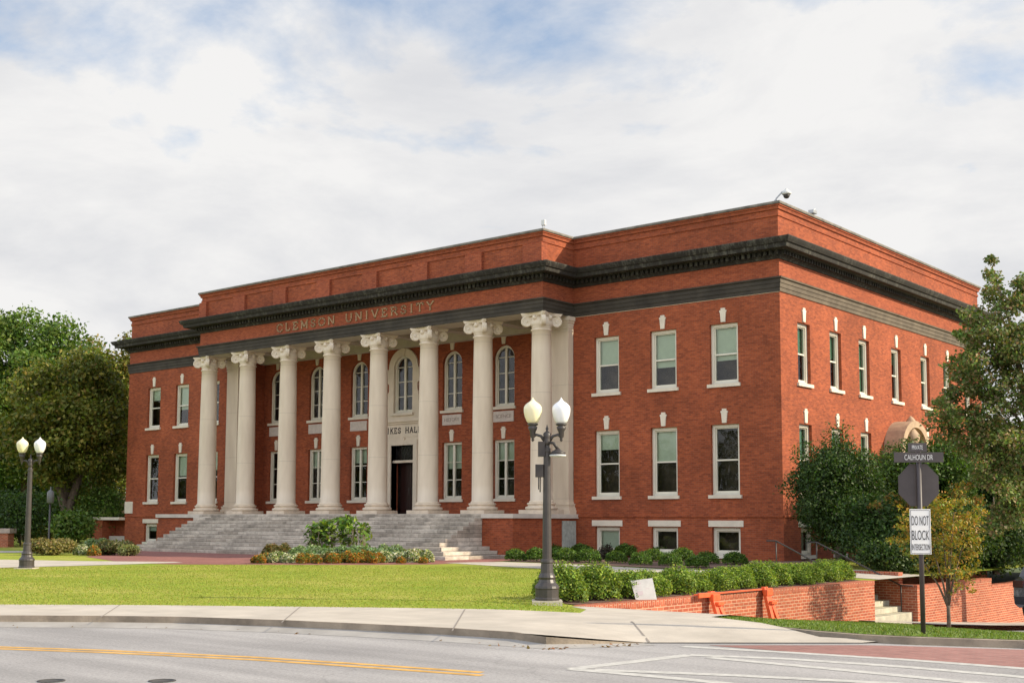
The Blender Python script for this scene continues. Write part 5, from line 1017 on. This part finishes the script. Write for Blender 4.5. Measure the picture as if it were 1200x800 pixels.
for k in range(150):
    f = k/150; ang = R(195)+f*R(95); rr_ = random.uniform(74, 92); cx_, cy_ = 5+rr_*math.cos(ang), -8+rr_*math.sin(ang)
    if math.hypot(cx_-CAM.x, cy_-CAM.y) < 22: continue
    rad = random.uniform(3, 5); p_, d_ = clump_points(np.array((cx_, cy_, random.choice([2, 5, 8])+random.uniform(-1, 1.5))), np.array((rad, rad, rad*.8)), 150); v, c = leaves(p_, d_, 1.1, colours(150, G_DK+G_OL, .2)); V.append(v); Cc.append(c)
tag(leaf_object('unseen_wood', np.vstack(V), np.vstack(Cc)), 'unseen trees added across the road for the window panes to mirror', 'unseen_wood', None, 'stuff')
# ------------------------------------------------------------------ grass blades and litter
def blades(name, poly, n, h, label, seedcol, zfn=lambda x, y: 0.0, weight=None):
    P = []; xs = [p[0] for p in poly]; ys = [p[1] for p in poly]; px = np.array(xs); py = np.array(ys); tot = 0; out = []
    while tot < n:
        X = rng.uniform(px.min(), px.max(), n); Y = rng.uniform(py.min(), py.max(), n); ins = np.zeros(n, bool); j = len(poly)-1
        for i in range(len(poly)):
            cond = ((py[i] > Y) != (py[j] > Y)) & (X < (px[j]-px[i])*(Y-py[i])/(py[j]-py[i]+1e-12)+px[i]); ins ^= cond; j = i
        o = np.stack([X[ins], Y[ins]], 1); out.append(o); tot += len(o)
    P = np.vstack(out)[:n]; Z = np.array([zfn(x, y) for x, y in P]); a = rng.random(n)*6.283; hh = h*(.5+rng.random(n)); w_ = .008+.007*rng.random(n)
    dx_, dy_ = np.cos(a)*w_, np.sin(a)*w_; lx, ly = rng.normal(size=n)*hh*.5, rng.normal(size=n)*hh*.5; b0_ = np.stack([P[:, 0]-dx_, P[:, 1]-dy_, Z-.003], 1); b1_ = np.stack([P[:, 0]+dx_, P[:, 1]+dy_, Z-.003], 1); t_ = np.stack([P[:, 0]+lx, P[:, 1]+ly, Z+hh], 1)
    V = np.stack([b0_, b1_, t_, t_*.999+b0_*.001], 1).reshape(-1, 3); c = np.repeat(colours(n, seedcol, .25), 4, axis=0); o = leaf_object(name, V, c); return tag(o, label, 'grass', None, 'stuff')
GC = [(.22, .285, .03), (.26, .305, .038), (.22, .28, .034), (.33, .32, .07)]
vis = [P0(-20, 709), P0(150, 709), P0(300, 710.5), P0(480, 712.5), P0(600, 714.5), P0(680, 717.3), (8.2, -24.4), (7.5, -23.7), (6.4, -23), (6.0, -14), (0, -12.4), P0(600, 665), P0(300, 661), P0(100, 663.5), P0(-20, 666)]
blades('lawn_blades', vis, 90000, .018, 'short sunlit lawn grass between the sidewalk and the hall', GC)
blades('verge_blades', [(x*.999+.001*13, y) for x, y in island], 90000, .028, 'rough grass on the verge around the sign pole', [(.13, .20, .025), (.17, .23, .03), (.10, .15, .02)], lambda x, y: H(x, y)-.04)
n = 90; t_ = rng.random(n); pts = []
for i in range(n):
    k = random.random()*(nC-5)+4; i0 = int(k); f = k-i0; a = Vector(curb_line[min(i0, nC-1)]); b_ = Vector(curb_line[min(i0+1, nC-1)]); q = a.lerp(b_, f); pts.append((q.x+random.gauss(.12, .12), q.y-abs(random.gauss(.12, .12))-.02, -.135))
v, c = leaves(np.array(pts), np.tile([0, 0, 1.], (n, 1)), .07, colours(n, [(.25, .12, .05), (.18, .09, .04), (.3, .18, .07)]), .6, up=1); tag(leaf_object('fallen_leaves', v, c), 'scattered brown fallen leaves in the gutter by the kerb', 'leaves', None, 'stuff')
